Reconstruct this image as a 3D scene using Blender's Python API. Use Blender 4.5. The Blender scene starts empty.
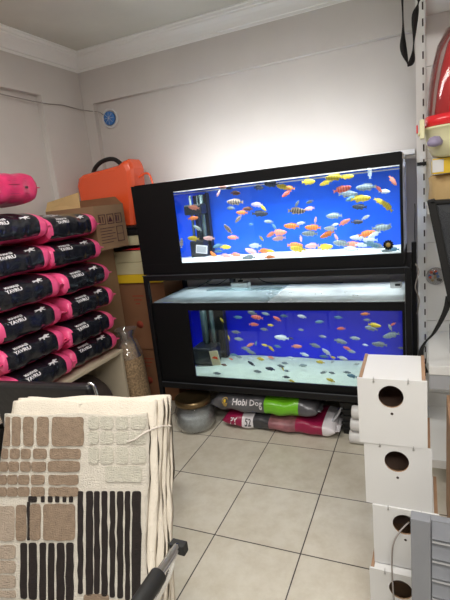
import bpy, bmesh, math, random
from mathutils import Vector, Matrix
random.seed(11)
PI = math.pi
C = bpy.context.scene.collection
R = math.radians

# ------------------------------------------------------------------ materials
def mat(name, col, rough=.6, metal=0., var=0., vscale=8., bump=0., bscale=60., emit=0., coat=0., col2=None, stretch=None, spec=.5):
    m = bpy.data.materials.new(name); m.use_nodes = True
    nt = m.node_tree; N = nt.nodes; L = nt.links
    b = N['Principled BSDF']
    b.inputs['Base Color'].default_value = (*col, 1)
    b.inputs['Roughness'].default_value = rough
    b.inputs['Metallic'].default_value = metal
    b.inputs['Specular IOR Level'].default_value = spec
    b.inputs['Coat Weight'].default_value = coat
    if emit:
        b.inputs['Emission Color'].default_value = (*col, 1); b.inputs['Emission Strength'].default_value = emit
    if var or bump:
        tc = N.new('ShaderNodeTexCoord'); mp = N.new('ShaderNodeMapping')
        L.new(tc.outputs['Object'], mp.inputs['Vector'])
        if stretch: mp.inputs['Scale'].default_value = stretch
    if var or col2:
        n = N.new('ShaderNodeTexNoise'); n.inputs['Scale'].default_value = vscale; n.inputs['Detail'].default_value = 5
        L.new(mp.outputs['Vector'], n.inputs['Vector'])
        cr = N.new('ShaderNodeValToRGB')
        c2 = col2 or tuple(c*(1-var) for c in col)
        cr.color_ramp.elements[0].position = .35; cr.color_ramp.elements[0].color = (*c2, 1)
        cr.color_ramp.elements[1].position = .65; cr.color_ramp.elements[1].color = (*col, 1)
        L.new(n.outputs['Fac'], cr.inputs['Fac']); L.new(cr.outputs['Color'], b.inputs['Base Color'])
    if bump:
        n = N.new('ShaderNodeTexNoise'); n.inputs['Scale'].default_value = bscale; n.inputs['Detail'].default_value = 4
        L.new(mp.outputs['Vector'], n.inputs['Vector'])
        bp = N.new('ShaderNodeBump'); bp.inputs['Strength'].default_value = bump; bp.inputs['Distance'].default_value = .01
        L.new(n.outputs['Fac'], bp.inputs['Height']); L.new(bp.outputs['Normal'], b.inputs['Normal'])
    return m

def clear(name, tint, refl=.06, diff=0., diffcol=(1, 1, 1), rough=.02):
    """thin clear sheet: lets light through, reflects a little; diff = how frosted it is"""
    m = bpy.data.materials.new(name); m.use_nodes = True
    nt = m.node_tree; N = nt.nodes; L = nt.links
    for n in list(N):
        if n.type != 'OUTPUT_MATERIAL': N.remove(n)
    out = [n for n in N if n.type == 'OUTPUT_MATERIAL'][0]
    t = N.new('ShaderNodeBsdfTransparent'); t.inputs[0].default_value = (*tint, 1)
    g = N.new('ShaderNodeBsdfGlossy'); g.inputs['Roughness'].default_value = rough
    fr = N.new('ShaderNodeFresnel'); fr.inputs[0].default_value = 1.33
    mm = N.new('ShaderNodeMath'); mm.operation = 'MULTIPLY'; mm.inputs[1].default_value = refl/.03
    mm.use_clamp = True
    L.new(fr.outputs[0], mm.inputs[0])
    mx = N.new('ShaderNodeMixShader'); L.new(mm.outputs[0], mx.inputs[0]); L.new(t.outputs[0], mx.inputs[1]); L.new(g.outputs[0], mx.inputs[2])
    last = mx
    if diff:
        d = N.new('ShaderNodeBsdfDiffuse'); d.inputs[0].default_value = (*diffcol, 1)
        tr = N.new('ShaderNodeBsdfTranslucent'); tr.inputs[0].default_value = (*diffcol, 1)
        a = N.new('ShaderNodeMixShader'); a.inputs[0].default_value = .6; L.new(d.outputs[0], a.inputs[1]); L.new(tr.outputs[0], a.inputs[2])
        tc = N.new('ShaderNodeTexCoord'); nz = N.new('ShaderNodeTexNoise'); nz.inputs['Scale'].default_value = 3.5
        L.new(tc.outputs['Object'], nz.inputs['Vector'])
        m2 = N.new('ShaderNodeMath'); m2.operation = 'MULTIPLY'; m2.inputs[1].default_value = 2*diff; m2.use_clamp = True
        L.new(nz.outputs['Fac'], m2.inputs[0])
        mx2 = N.new('ShaderNodeMixShader'); L.new(m2.outputs[0], mx2.inputs[0]); L.new(mx.outputs[0], mx2.inputs[1]); L.new(a.outputs[0], mx2.inputs[2])
        last = mx2
    L.new(last.outputs[0], out.inputs[0])
    return m

def tile_material():
    m = mat('floor_tiles', (.62, .56, .46), rough=.28, var=.1, vscale=3)
    nt = m.node_tree; N = nt.nodes; L = nt.links; b = N['Principled BSDF']
    tc = N.new('ShaderNodeTexCoord'); br = N.new('ShaderNodeTexBrick')
    br.offset = 0; br.squash = 1
    br.inputs['Scale'].default_value = 1; br.inputs['Brick Width'].default_value = .4; br.inputs['Row Height'].default_value = .4
    br.inputs['Mortar Size'].default_value = .0028; br.inputs['Mortar Smooth'].default_value = .1
    br.inputs['Color1'].default_value = (.60, .565, .475, 1); br.inputs['Color2'].default_value = (.65, .61, .52, 1); br.inputs['Mortar'].default_value = (.06, .05, .045, 1)
    mp = N.new('ShaderNodeMapping'); mp.inputs['Location'].default_value = (0, 0, 0)
    L.new(tc.outputs['Object'], mp.inputs[0]); L.new(mp.outputs[0], br.inputs['Vector'])
    n1 = N.new('ShaderNodeTexNoise'); n1.inputs['Scale'].default_value = 9; n1.inputs['Detail'].default_value = 8; n1.inputs['Roughness'].default_value = .7
    L.new(tc.outputs['Object'], n1.inputs['Vector'])
    cr = N.new('ShaderNodeValToRGB'); cr.color_ramp.elements[0].position = .3; cr.color_ramp.elements[0].color = (.80, .76, .70, 1)
    cr.color_ramp.elements[1].position = .6; cr.color_ramp.elements[1].color = (1, 1, 1, 1)
    L.new(n1.outputs['Fac'], cr.inputs['Fac'])
    mx = N.new('ShaderNodeMix'); mx.data_type = 'RGBA'; mx.blend_type = 'MULTIPLY'; mx.inputs['Factor'].default_value = .8
    L.new(br.outputs['Color'], mx.inputs[6]); L.new(cr.outputs['Color'], mx.inputs[7])
    L.new(mx.outputs[2], b.inputs['Base Color'])
    bp = N.new('ShaderNodeBump'); bp.inputs['Strength'].default_value = .4; bp.inputs['Distance'].default_value = .002; bp.invert = True
    L.new(br.outputs['Fac'], bp.inputs['Height']); L.new(bp.outputs['Normal'], b.inputs['Normal'])
    return m

M = dict(
    wall=mat('painted_plaster', (.67, .632, .60), .8, var=.06, vscale=2.5, bump=.05, bscale=90),
    ceil=mat('ceiling_paint', (.66, .64, .57), .85, var=.10, vscale=2.2),
    cornice=mat('white_cornice', (.90, .89, .86), .55),
    floor=tile_material(),
    black=mat('black_laminate', (.004, .004, .0045), .5, spec=.2),
    blackm=mat('black_painted_steel', (.005, .005, .006), .4, spec=.3),
    edge=mat('edge_highlight_grey', (.10, .11, .13), .3, metal=.6),  # grey of the painted highlight lines on the stand rails
    white=mat('white_metal', (.80, .80, .78), .4),
    whitelam=mat('white_laminate', (.72, .715, .705), .35, var=.03, vscale=4),
    ply=mat('plywood_edge', (.40, .24, .14), .7, var=.25, vscale=14, stretch=(1, 1, 8)),
    dark=mat('dark_inside', (.05, .035, .03), .9),
    hole=mat('nest_interior', (.26, .17, .13), .9),
    steel=mat('chrome', (.75, .76, .80), .14, metal=1),
    zinc=mat('zinc_hook', (.55, .55, .55), .35, metal=.9),
    pink=mat('pink_foil', (.66, .035, .14), .32, var=.2, vscale=20, bump=.35, bscale=22, coat=.2),
    pinkband=mat('pink_band', (.88, .10, .27), .32, bump=.3, bscale=22, coat=.2),
    panel=mat('black_foil', (.010, .011, .017), .27, bump=.35, bscale=22, coat=.3),
    print=mat('white_print', (.75, .72, .74), .5),
    printk=mat('dark_print', (.06, .015, .02), .5),
    orange=mat('orange_plastic', (.96, .12, .035), .22, coat=.4),
    card=mat('brown_cardboard', (.30, .185, .10), .8, var=.12, vscale=5),
    cardd=mat('reddish_cardboard', (.25, .11, .05), .8, var=.15, vscale=5),
    cream=mat('cream_card', (.60, .54, .33), .6, var=.08),
    yellow=mat('yellow_card', (.75, .50, .02), .5),
    red=mat('red_plastic', (.80, .02, .03), .25, coat=.4),
    redclear=clear('smoky_clear_plastic', (.86, .80, .79), .06, diff=.16, diffcol=(.62, .5, .48)),
    ivory=mat('ivory_plastic', (.80, .77, .48), .4),
    lilac=mat('lilac_plastic', (.32, .28, .42), .5),
    kraft=mat('kraft_paper', (.58, .40, .18), .75, var=.12, bump=.2, bscale=15),
    beige=mat('beige_laminate', (.50, .43, .32), .5, var=.05),
    vinyl=mat('black_vinyl', (.012, .012, .013), .35, bump=.25, bscale=30),
    rubber=mat('black_rubber', (.01, .01, .01), .6),
    cloth=mat('cream_towelling', (.76, .69, .58), .95, var=.05, vscale=30, bump=.5, bscale=250),
    rugbase=mat('rug_cream_pile', (.72, .665, .57), 1, var=.08, vscale=40, bump=.9, bscale=300),
    rugtan=mat('rug_tan_pile', (.36, .26, .18), 1, var=.22, vscale=60, bump=1, bscale=300),
    rugpale=mat('rug_pale_green_pile', (.66, .625, .52), 1, var=.1, vscale=60, bump=1, bscale=300),
    rugbeige=mat('rug_beige_pile', (.50, .40, .31), 1, var=.12, vscale=60, bump=1, bscale=300),
    rugblack=mat('rug_black_pile', (.022, .014, .012), 1, var=.3, vscale=60, bump=1, bscale=300),
    cord=mat('cream_cord', (.62, .56, .50), .9),
    grey=mat('grey_paint', (.235, .245, .27), .45, var=.08),
    greyl=mat('grey_light_edge', (.42, .43, .45), .4),
    blue=mat('blue_backing_film', (.008, .12, .85), .4),
    blued=mat('deep_blue_backing_film', (.004, .012, .68), .4),
    sandw=mat('white_gravel', (.80, .82, .78), .9, var=.12, vscale=25, bump=.8, bscale=90),
    sand=mat('pale_gravel', (.60, .70, .58), .9, var=.10, vscale=18, bump=.8, bscale=90),
    glass=clear('clear_glass', (.97, .985, .98), .035),
    water=clear('water_surface', (.93, .97, .98), .05),
    frost=clear('wet_misted_glass', (.80, .88, .90), .06, diff=.34, diffcol=(.70, .80, .82)),
    mistw=clear('white_misted_glass', (.85, .9, .9), .06, diff=.55, diffcol=(.84, .88, .88)),
    side=clear('side_glass', (.9, .93, 1), .06, diff=.30, diffcol=(.88, .88, .96)),  # milky white puts the brightly lit look into clear side glass
    jar=clear('jar_glass', (.90, .93, .92), .10, diff=.10),
    plastic=clear('clear_film', (.93, .93, .93), .12, diff=.16),
    bronze=mat('bronze_lid', (.20, .14, .07), .3, metal=.9),
    redink=mat('dull_red_ink', (.30, .045, .02), .8),
    gravel=mat('pale_grit', (.62, .64, .66), .9, var=.2, vscale=60, bump=.5, bscale=120),
    kibble=mat('brown_kibble', (.40, .27, .15), .9, var=.55, vscale=75, bump=1, bscale=85),
    hobi=mat('grey_foil', (.13, .13, .14), .3, metal=.3, var=.3, bump=.5, bscale=25),
    green=mat('green_foil', (.16, .50, .015), .3, bump=.5, bscale=25, coat=.2),
    maroon=mat('maroon_foil', (.30, .01, .06), .35, bump=.5, bscale=25, coat=.2),
    photo=mat('meat_print', (.36, .14, .16), .4, var=.5, vscale=14),
    charcoal=mat('charcoal_foil', (.05, .05, .055), .35, bump=.4, bscale=25),
    lamp=mat('lamp_diffuser', (1, 1, 1), .5, emit=6),
    strap=mat('black_webbing', (.008, .008, .008), .8),
    bluep=mat('blue_plastic', (.05, .20, .55), .4),
    gold=mat('gold_print', (.45, .30, .08), .4),
    window=clear('dusty_clear_window', (.55, .56, .58), .12, diff=.35, diffcol=(.30, .31, .33)),
    cable=mat('black_cable', (.01, .01, .01), .5),
    cableg=mat('grey_cable', (.30, .27, .25), .5),
    filt=mat('dark_filter_plastic', (.010, .014, .016), .35),
    filtg=mat('grey_green_filter_glass', (.06, .10, .10), .2),
)

# ------------------------------------------------------------------ mesh helpers
class MB:
    def __init__(s): s.v = []; s.f = []; s.m = []; s.mats = []; s.sm = []
    def mi(s, m):
        if m not in s.mats: s.mats.append(m)
        return s.mats.index(m)
    def add(s, V, F, m, smooth=False):
        k = len(s.v); s.v += [Vector(v) for v in V]; i = s.mi(m)
        for f in F: s.f.append([a+k for a in f]); s.m.append(i); s.sm.append(smooth)
        return s
    def box(s, lo, hi, m, T=None):
        (a, b, c), (d, e, g) = lo, hi
        V = [Vector(p) for p in ((a,b,c),(d,b,c),(d,e,c),(a,e,c),(a,b,g),(d,b,g),(d,e,g),(a,e,g))]
        if T: V = [T @ v for v in V]
        return s.add(V, [(0,3,2,1),(4,5,6,7),(0,1,5,4),(1,2,6,5),(2,3,7,6),(3,0,4,7)], m)
    def prism(s, pts, ext, m, smooth=False):
        """polygon (3-D points) extruded by the vector ext"""
        n = len(pts); e = Vector(ext); V = [Vector(p) for p in pts] + [Vector(p)+e for p in pts]
        F = [tuple(range(n))[::-1], tuple(range(n, 2*n))] + [(i, (i+1) % n, n+(i+1) % n, n+i) for i in range(n)]
        return s.add(V, F, m, smooth)
    def tube(s, pts, r, m, n=10, closed=False, rs=None):
        P = [Vector(p) for p in pts]; V = []; F = []; k = len(P); up = None
        for i, p in enumerate(P):
            if closed: t = P[(i+1) % k]-P[i-1]
            else: t = P[min(i+1, k-1)]-P[max(i-1, 0)]
            t.normalize()
            if up is None: up = t.orthogonal().normalized()
            up = (up-t*up.dot(t)).normalized(); w = t.cross(up)
            q = rs[i] if rs else r
            for j in range(n):
                a = 2*PI*j/n; V.append(p+up*math.cos(a)*q+w*math.sin(a)*q)
        for i in range(k if closed else k-1):
            for j in range(n):
                a = i*n+j; b = i*n+(j+1) % n; c = ((i+1) % k)*n
                F.append((a, b, c+(j+1) % n, c+j))
        if not closed: F += [tuple(range(n))[::-1], tuple(range((k-1)*n, k*n))]
        return s.add(V, F, m, True)
    def lathe(s, prof, c, m, n=28, T=None):
        V = []; F = []; c = Vector(c)
        for r, z in prof:
            for j in range(n):
                a = 2*PI*j/n; v = Vector((r*math.cos(a), r*math.sin(a), z)); V.append((T @ v if T else v)+c)
        for i in range(len(prof)-1):
            for j in range(n):
                F.append((i*n+j, i*n+(j+1) % n, (i+1)*n+(j+1) % n, (i+1)*n+j))
        F += [tuple(range(n))[::-1], tuple(range((len(prof)-1)*n, len(prof)*n))]
        return s.add(V, F, m, True)
    def strip(s, pts, side, th, m):
        """flat webbing along pts, side = width vector(s), th = thickness"""
        P = [Vector(p) for p in pts]; V = []; F = []; n = len(P)
        for i, p in enumerate(P):
            t = (P[min(i+1, n-1)]-P[max(i-1, 0)]).normalized()
            w = Vector(side[i] if isinstance(side, list) else side)/2; u = t.cross(w.normalized())*th/2
            V += [p-w-u, p+w-u, p+w+u, p-w+u]
        for i in range(n-1):
            for j in range(4): F.append((4*i+j, 4*i+(j+1) % 4, 4*i+4+(j+1) % 4, 4*i+4+j))
        F += [(3,2,1,0), tuple(4*(n-1)+j for j in range(4))]
        return s.add(V, F, m, True)
    def build(s, name, parent=None, bevel=0., seg=2, loc=None, rot=None, sub=0):
        me = bpy.data.meshes.new(name); me.from_pydata([tuple(v) for v in s.v], [], s.f)
        for m in s.mats: me.materials.append(M[m] if isinstance(m, str) else m)
        for p, i, q in zip(me.polygons, s.m, s.sm): p.material_index = i; p.use_smooth = q
        bm = bmesh.new(); bm.from_mesh(me); bmesh.ops.recalc_face_normals(bm, faces=bm.faces); bm.to_mesh(me); bm.free()
        me.update()
        o = bpy.data.objects.new(name, me); C.objects.link(o)
        if parent: o.parent = parent
        if loc: o.location = loc
        if rot: o.rotation_euler = rot
        if bevel:
            b = o.modifiers.new('bevel', 'BEVEL'); b.width = bevel; b.segments = seg; b.limit_method = 'ANGLE'; b.angle_limit = R(40)
        if sub:
            b = o.modifiers.new('sub', 'SUBSURF'); b.levels = sub; b.render_levels = sub
        return o

def tag(o, label, cat, group=None):
    o['label'] = label; o['category'] = cat
    if group: o['group'] = group
    return o
def thing(name, label, cat, loc=(0, 0, 0), rz=0, group=None):
    o = bpy.data.objects.new(name, None); o.empty_display_size = .1; C.objects.link(o)
    o.location = loc; o.rotation_euler = (0, 0, rz)
    return tag(o, label, cat, group)
def struct(o): o['kind'] = 'structure'; return o
def copy_tree(o, parent=None):
    c = o.copy(); C.objects.link(c); c.parent = parent
    for ch in list(o.children): copy_tree(ch, c)
    return c
def smooth_path(P, n=8):
    P = [Vector(p) for p in P]; out = []
    for i in range(len(P)-1):
        a, b, c, d = P[max(i-1, 0)], P[i], P[i+1], P[min(i+2, len(P)-1)]
        for k in range(n):
            t = k/n; out.append(.5*((2*b)+(c-a)*t+(2*a-5*b+4*c-d)*t*t+(3*b-a-3*c+d)*t**3))
    out.append(P[-1]); return out
def text_mesh(s, size, bold=0.):
    """2-D outline of a word as (verts, faces), centred, cut fine enough to bend"""
    cu = bpy.data.curves.new('t', 'FONT'); cu.body = s; cu.size = size; cu.align_x = 'CENTER'; cu.align_y = 'CENTER'; cu.offset = bold; cu.resolution_u = 2
    ob = bpy.data.objects.new('t', cu); C.objects.link(ob)
    me = bpy.data.meshes.new_from_object(ob.evaluated_get(bpy.context.evaluated_depsgraph_get()))
    C.objects.unlink(ob); bpy.data.objects.remove(ob)
    return [(v.co.x, v.co.y) for v in me.vertices], [tuple(p.vertices) for p in me.polygons]

P_CEIL = 24
P_UP = 13
P_LO = 3.9
P_SPILL = 3.2
P_WORLD = .12
P_MID = 1.05
P_NEAR = .75
EXPO = .45
CAM_F = 451.707
CAM_R = (0.42640, 0.22138, -0.10773)
CAM_P = (1.28576, -2.35782, 1.49176)
RUG_TL = (0.01294, -1.39788, 0.87000)
RUG_U = (0.98028, 0.19763, 0.00000)
RUG_V = (0.18935, -0.53513, -0.82328)
RUG_N = (0.16323, -0.80962, 0.56380)
RUG = [('t', [(-0.004, 0.012), (0.017, 0.012), (0.03, 0.1), (0.009, 0.1)]), ('t', [(0.029, 0.012), (0.057, 0.012), (0.068, 0.099), (0.041, 0.1)]), ('t', [(0.072, 0.012), (0.106, 0.012), (0.116, 0.099), (0.084, 0.099)]), ('t', [(0.122, 0.012), (0.161, 0.012), (0.17, 0.098), (0.132, 0.098)]), ('t', [(0.178, 0.012), (0.285, 0.012), (0.291, 0.096), (0.186, 0.098)]), ('t', [(0.005, 0.112), (0.025, 0.112), (0.029, 0.139), (0.009, 0.139)]), ('t', [(0.036, 0.112), (0.067, 0.111), (0.071, 0.138), (0.04, 0.139)]), ('t', [(0.076, 0.111), (0.107, 0.111), (0.11, 0.137), (0.08, 0.138)]), ('t', [(0.12, 0.11), (0.164, 0.11), (0.167, 0.136), (0.124, 0.137)]), ('t', [(0.179, 0.109), (0.282, 0.108), (0.284, 0.134), (0.182, 0.136)]), ('t', [(0.004, 0.151), (0.031, 0.151), (0.034, 0.177), (0.008, 0.177)]), ('t', [(0.037, 0.15), (0.07, 0.15), (0.073, 0.176), (0.041, 0.177)]), ('t', [(0.079, 0.149), (0.112, 0.149), (0.115, 0.175), (0.082, 0.175)]), ('t', [(0.119, 0.149), (0.166, 0.148), (0.168, 0.173), (0.122, 0.174)]), ('t', [(0.177, 0.147), (0.282, 0.145), (0.284, 0.17), (0.179, 0.173)]), ('t', [(0.006, 0.191), (0.031, 0.19), (0.035, 0.215), (0.01, 0.215)]), ('t', [(0.038, 0.19), (0.07, 0.189), (0.073, 0.213), (0.042, 0.214)]), ('t', [(0.077, 0.189), (0.112, 0.188), (0.114, 0.212), (0.08, 0.213)]), ('t', [(0.122, 0.188), (0.165, 0.187), (0.167, 0.21), (0.125, 0.212)]), ('t', [(0.183, 0.186), (0.28, 0.183), (0.282, 0.207), (0.186, 0.21)]), ('t', [(0.012, 0.227), (0.036, 0.226), (0.04, 0.248), (0.015, 0.249)]), ('t', [(0.043, 0.226), (0.075, 0.225), (0.078, 0.247), (0.046, 0.248)]), ('t', [(0.081, 0.224), (0.116, 0.223), (0.119, 0.245), (0.084, 0.247)]), ('t', [(0.126, 0.223), (0.168, 0.221), (0.171, 0.243), (0.129, 0.245)]), ('t', [(0.187, 0.221), (0.283, 0.218), (0.284, 0.239), (0.189, 0.243)]), ('g', [(0.305, 0.011), (0.339, 0.01), (0.341, 0.046), (0.307, 0.046)]), ('g', [(0.347, 0.01), (0.389, 0.01), (0.39, 0.046), (0.349, 0.046)]), ('g', [(0.399, 0.01), (0.438, 0.01), (0.439, 0.046), (0.4, 0.046)]), ('g', [(0.448, 0.01), (0.497, 0.01), (0.497, 0.045), (0.449, 0.045)]), ('g', [(0.308, 0.055), (0.341, 0.055), (0.343, 0.09), (0.31, 0.091)]), ('g', [(0.349, 0.055), (0.391, 0.055), (0.392, 0.089), (0.351, 0.09)]), ('g', [(0.401, 0.055), (0.44, 0.054), (0.441, 0.089), (0.402, 0.089)]), ('g', [(0.449, 0.054), (0.497, 0.054), (0.498, 0.088), (0.45, 0.089)]), ('g', [(0.311, 0.102), (0.344, 0.102), (0.346, 0.147), (0.314, 0.148)]), ('g', [(0.352, 0.101), (0.393, 0.101), (0.395, 0.146), (0.354, 0.147)]), ('g', [(0.403, 0.101), (0.441, 0.1), (0.442, 0.145), (0.404, 0.146)]), ('g', [(0.451, 0.1), (0.498, 0.099), (0.499, 0.143), (0.452, 0.144)]), ('g', [(0.369, 0.155), (0.486, 0.152), (0.487, 0.195), (0.372, 0.198)]), ('k', [(0.285, 0.227), (0.3, 0.227), (0.318, 0.486), (0.305, 0.487)]), ('k', [(0.312, 0.226), (0.332, 0.225), (0.348, 0.487), (0.33, 0.489)]), ('k', [(0.338, 0.225), (0.354, 0.225), (0.368, 0.482), (0.354, 0.483)]), ('k', [(0.362, 0.224), (0.379, 0.224), (0.392, 0.486), (0.376, 0.487)]), ('k', [(0.389, 0.223), (0.403, 0.223), (0.414, 0.487), (0.401, 0.488)]), ('k', [(0.412, 0.223), (0.429, 0.222), (0.438, 0.487), (0.423, 0.488)]), ('k', [(0.437, 0.222), (0.451, 0.221), (0.458, 0.49), (0.446, 0.491)]), ('k', [(0.459, 0.221), (0.485, 0.22), (0.49, 0.49), (0.466, 0.492)]), ('k', [(0.119, 0.247), (0.146, 0.246), (0.148, 0.262), (0.121, 0.263)]), ('k', [(0.163, 0.245), (0.173, 0.245), (0.174, 0.261), (0.164, 0.261)]), ('k', [(0.186, 0.244), (0.199, 0.244), (0.201, 0.26), (0.188, 0.26)]), ('k', [(0.211, 0.243), (0.222, 0.243), (0.224, 0.259), (0.212, 0.259)]), ('k', [(0.236, 0.242), (0.245, 0.242), (0.247, 0.258), (0.237, 0.258)]), ('k', [(0.257, 0.242), (0.268, 0.241), (0.269, 0.257), (0.258, 0.258)]), ('k', [(0.117, 0.263), (0.124, 0.263), (0.137, 0.364), (0.13, 0.365)]), ('t', [(0.128, 0.27), (0.16, 0.268), (0.171, 0.361), (0.14, 0.363)]), ('t', [(0.174, 0.268), (0.275, 0.264), (0.282, 0.355), (0.184, 0.361)]), ('t', [(0.081, 0.274), (0.112, 0.273), (0.124, 0.365), (0.094, 0.367)]), ('k', [(0.108, 0.374), (0.128, 0.373), (0.146, 0.517), (0.127, 0.518)]), ('k', [(0.136, 0.372), (0.16, 0.371), (0.177, 0.514), (0.154, 0.516)]), ('k', [(0.172, 0.37), (0.191, 0.369), (0.206, 0.512), (0.188, 0.513)]), ('k', [(0.201, 0.369), (0.218, 0.368), (0.232, 0.51), (0.215, 0.511)]), ('k', [(0.228, 0.367), (0.25, 0.366), (0.263, 0.508), (0.241, 0.509)]), ('k', [(0.258, 0.365), (0.28, 0.364), (0.291, 0.505), (0.27, 0.507)]), ('b', [(-0.019, 0.281), (0.071, 0.277), (0.084, 0.367), (-0.004, 0.372)]), ('b', [(-0.001, 0.388), (0.089, 0.382), (0.094, 0.413), (0.004, 0.418)]), ('b', [(0.006, 0.428), (0.095, 0.423), (0.099, 0.45), (0.01, 0.456)]), ('b', [(0.012, 0.466), (0.1, 0.46), (0.104, 0.486), (0.016, 0.493)]), ('b', [(0.018, 0.502), (0.105, 0.496), (0.109, 0.522), (0.022, 0.529)]), ('t', [(0.324, 0.489), (0.395, 0.484), (0.396, 0.504), (0.326, 0.51)])]
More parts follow.
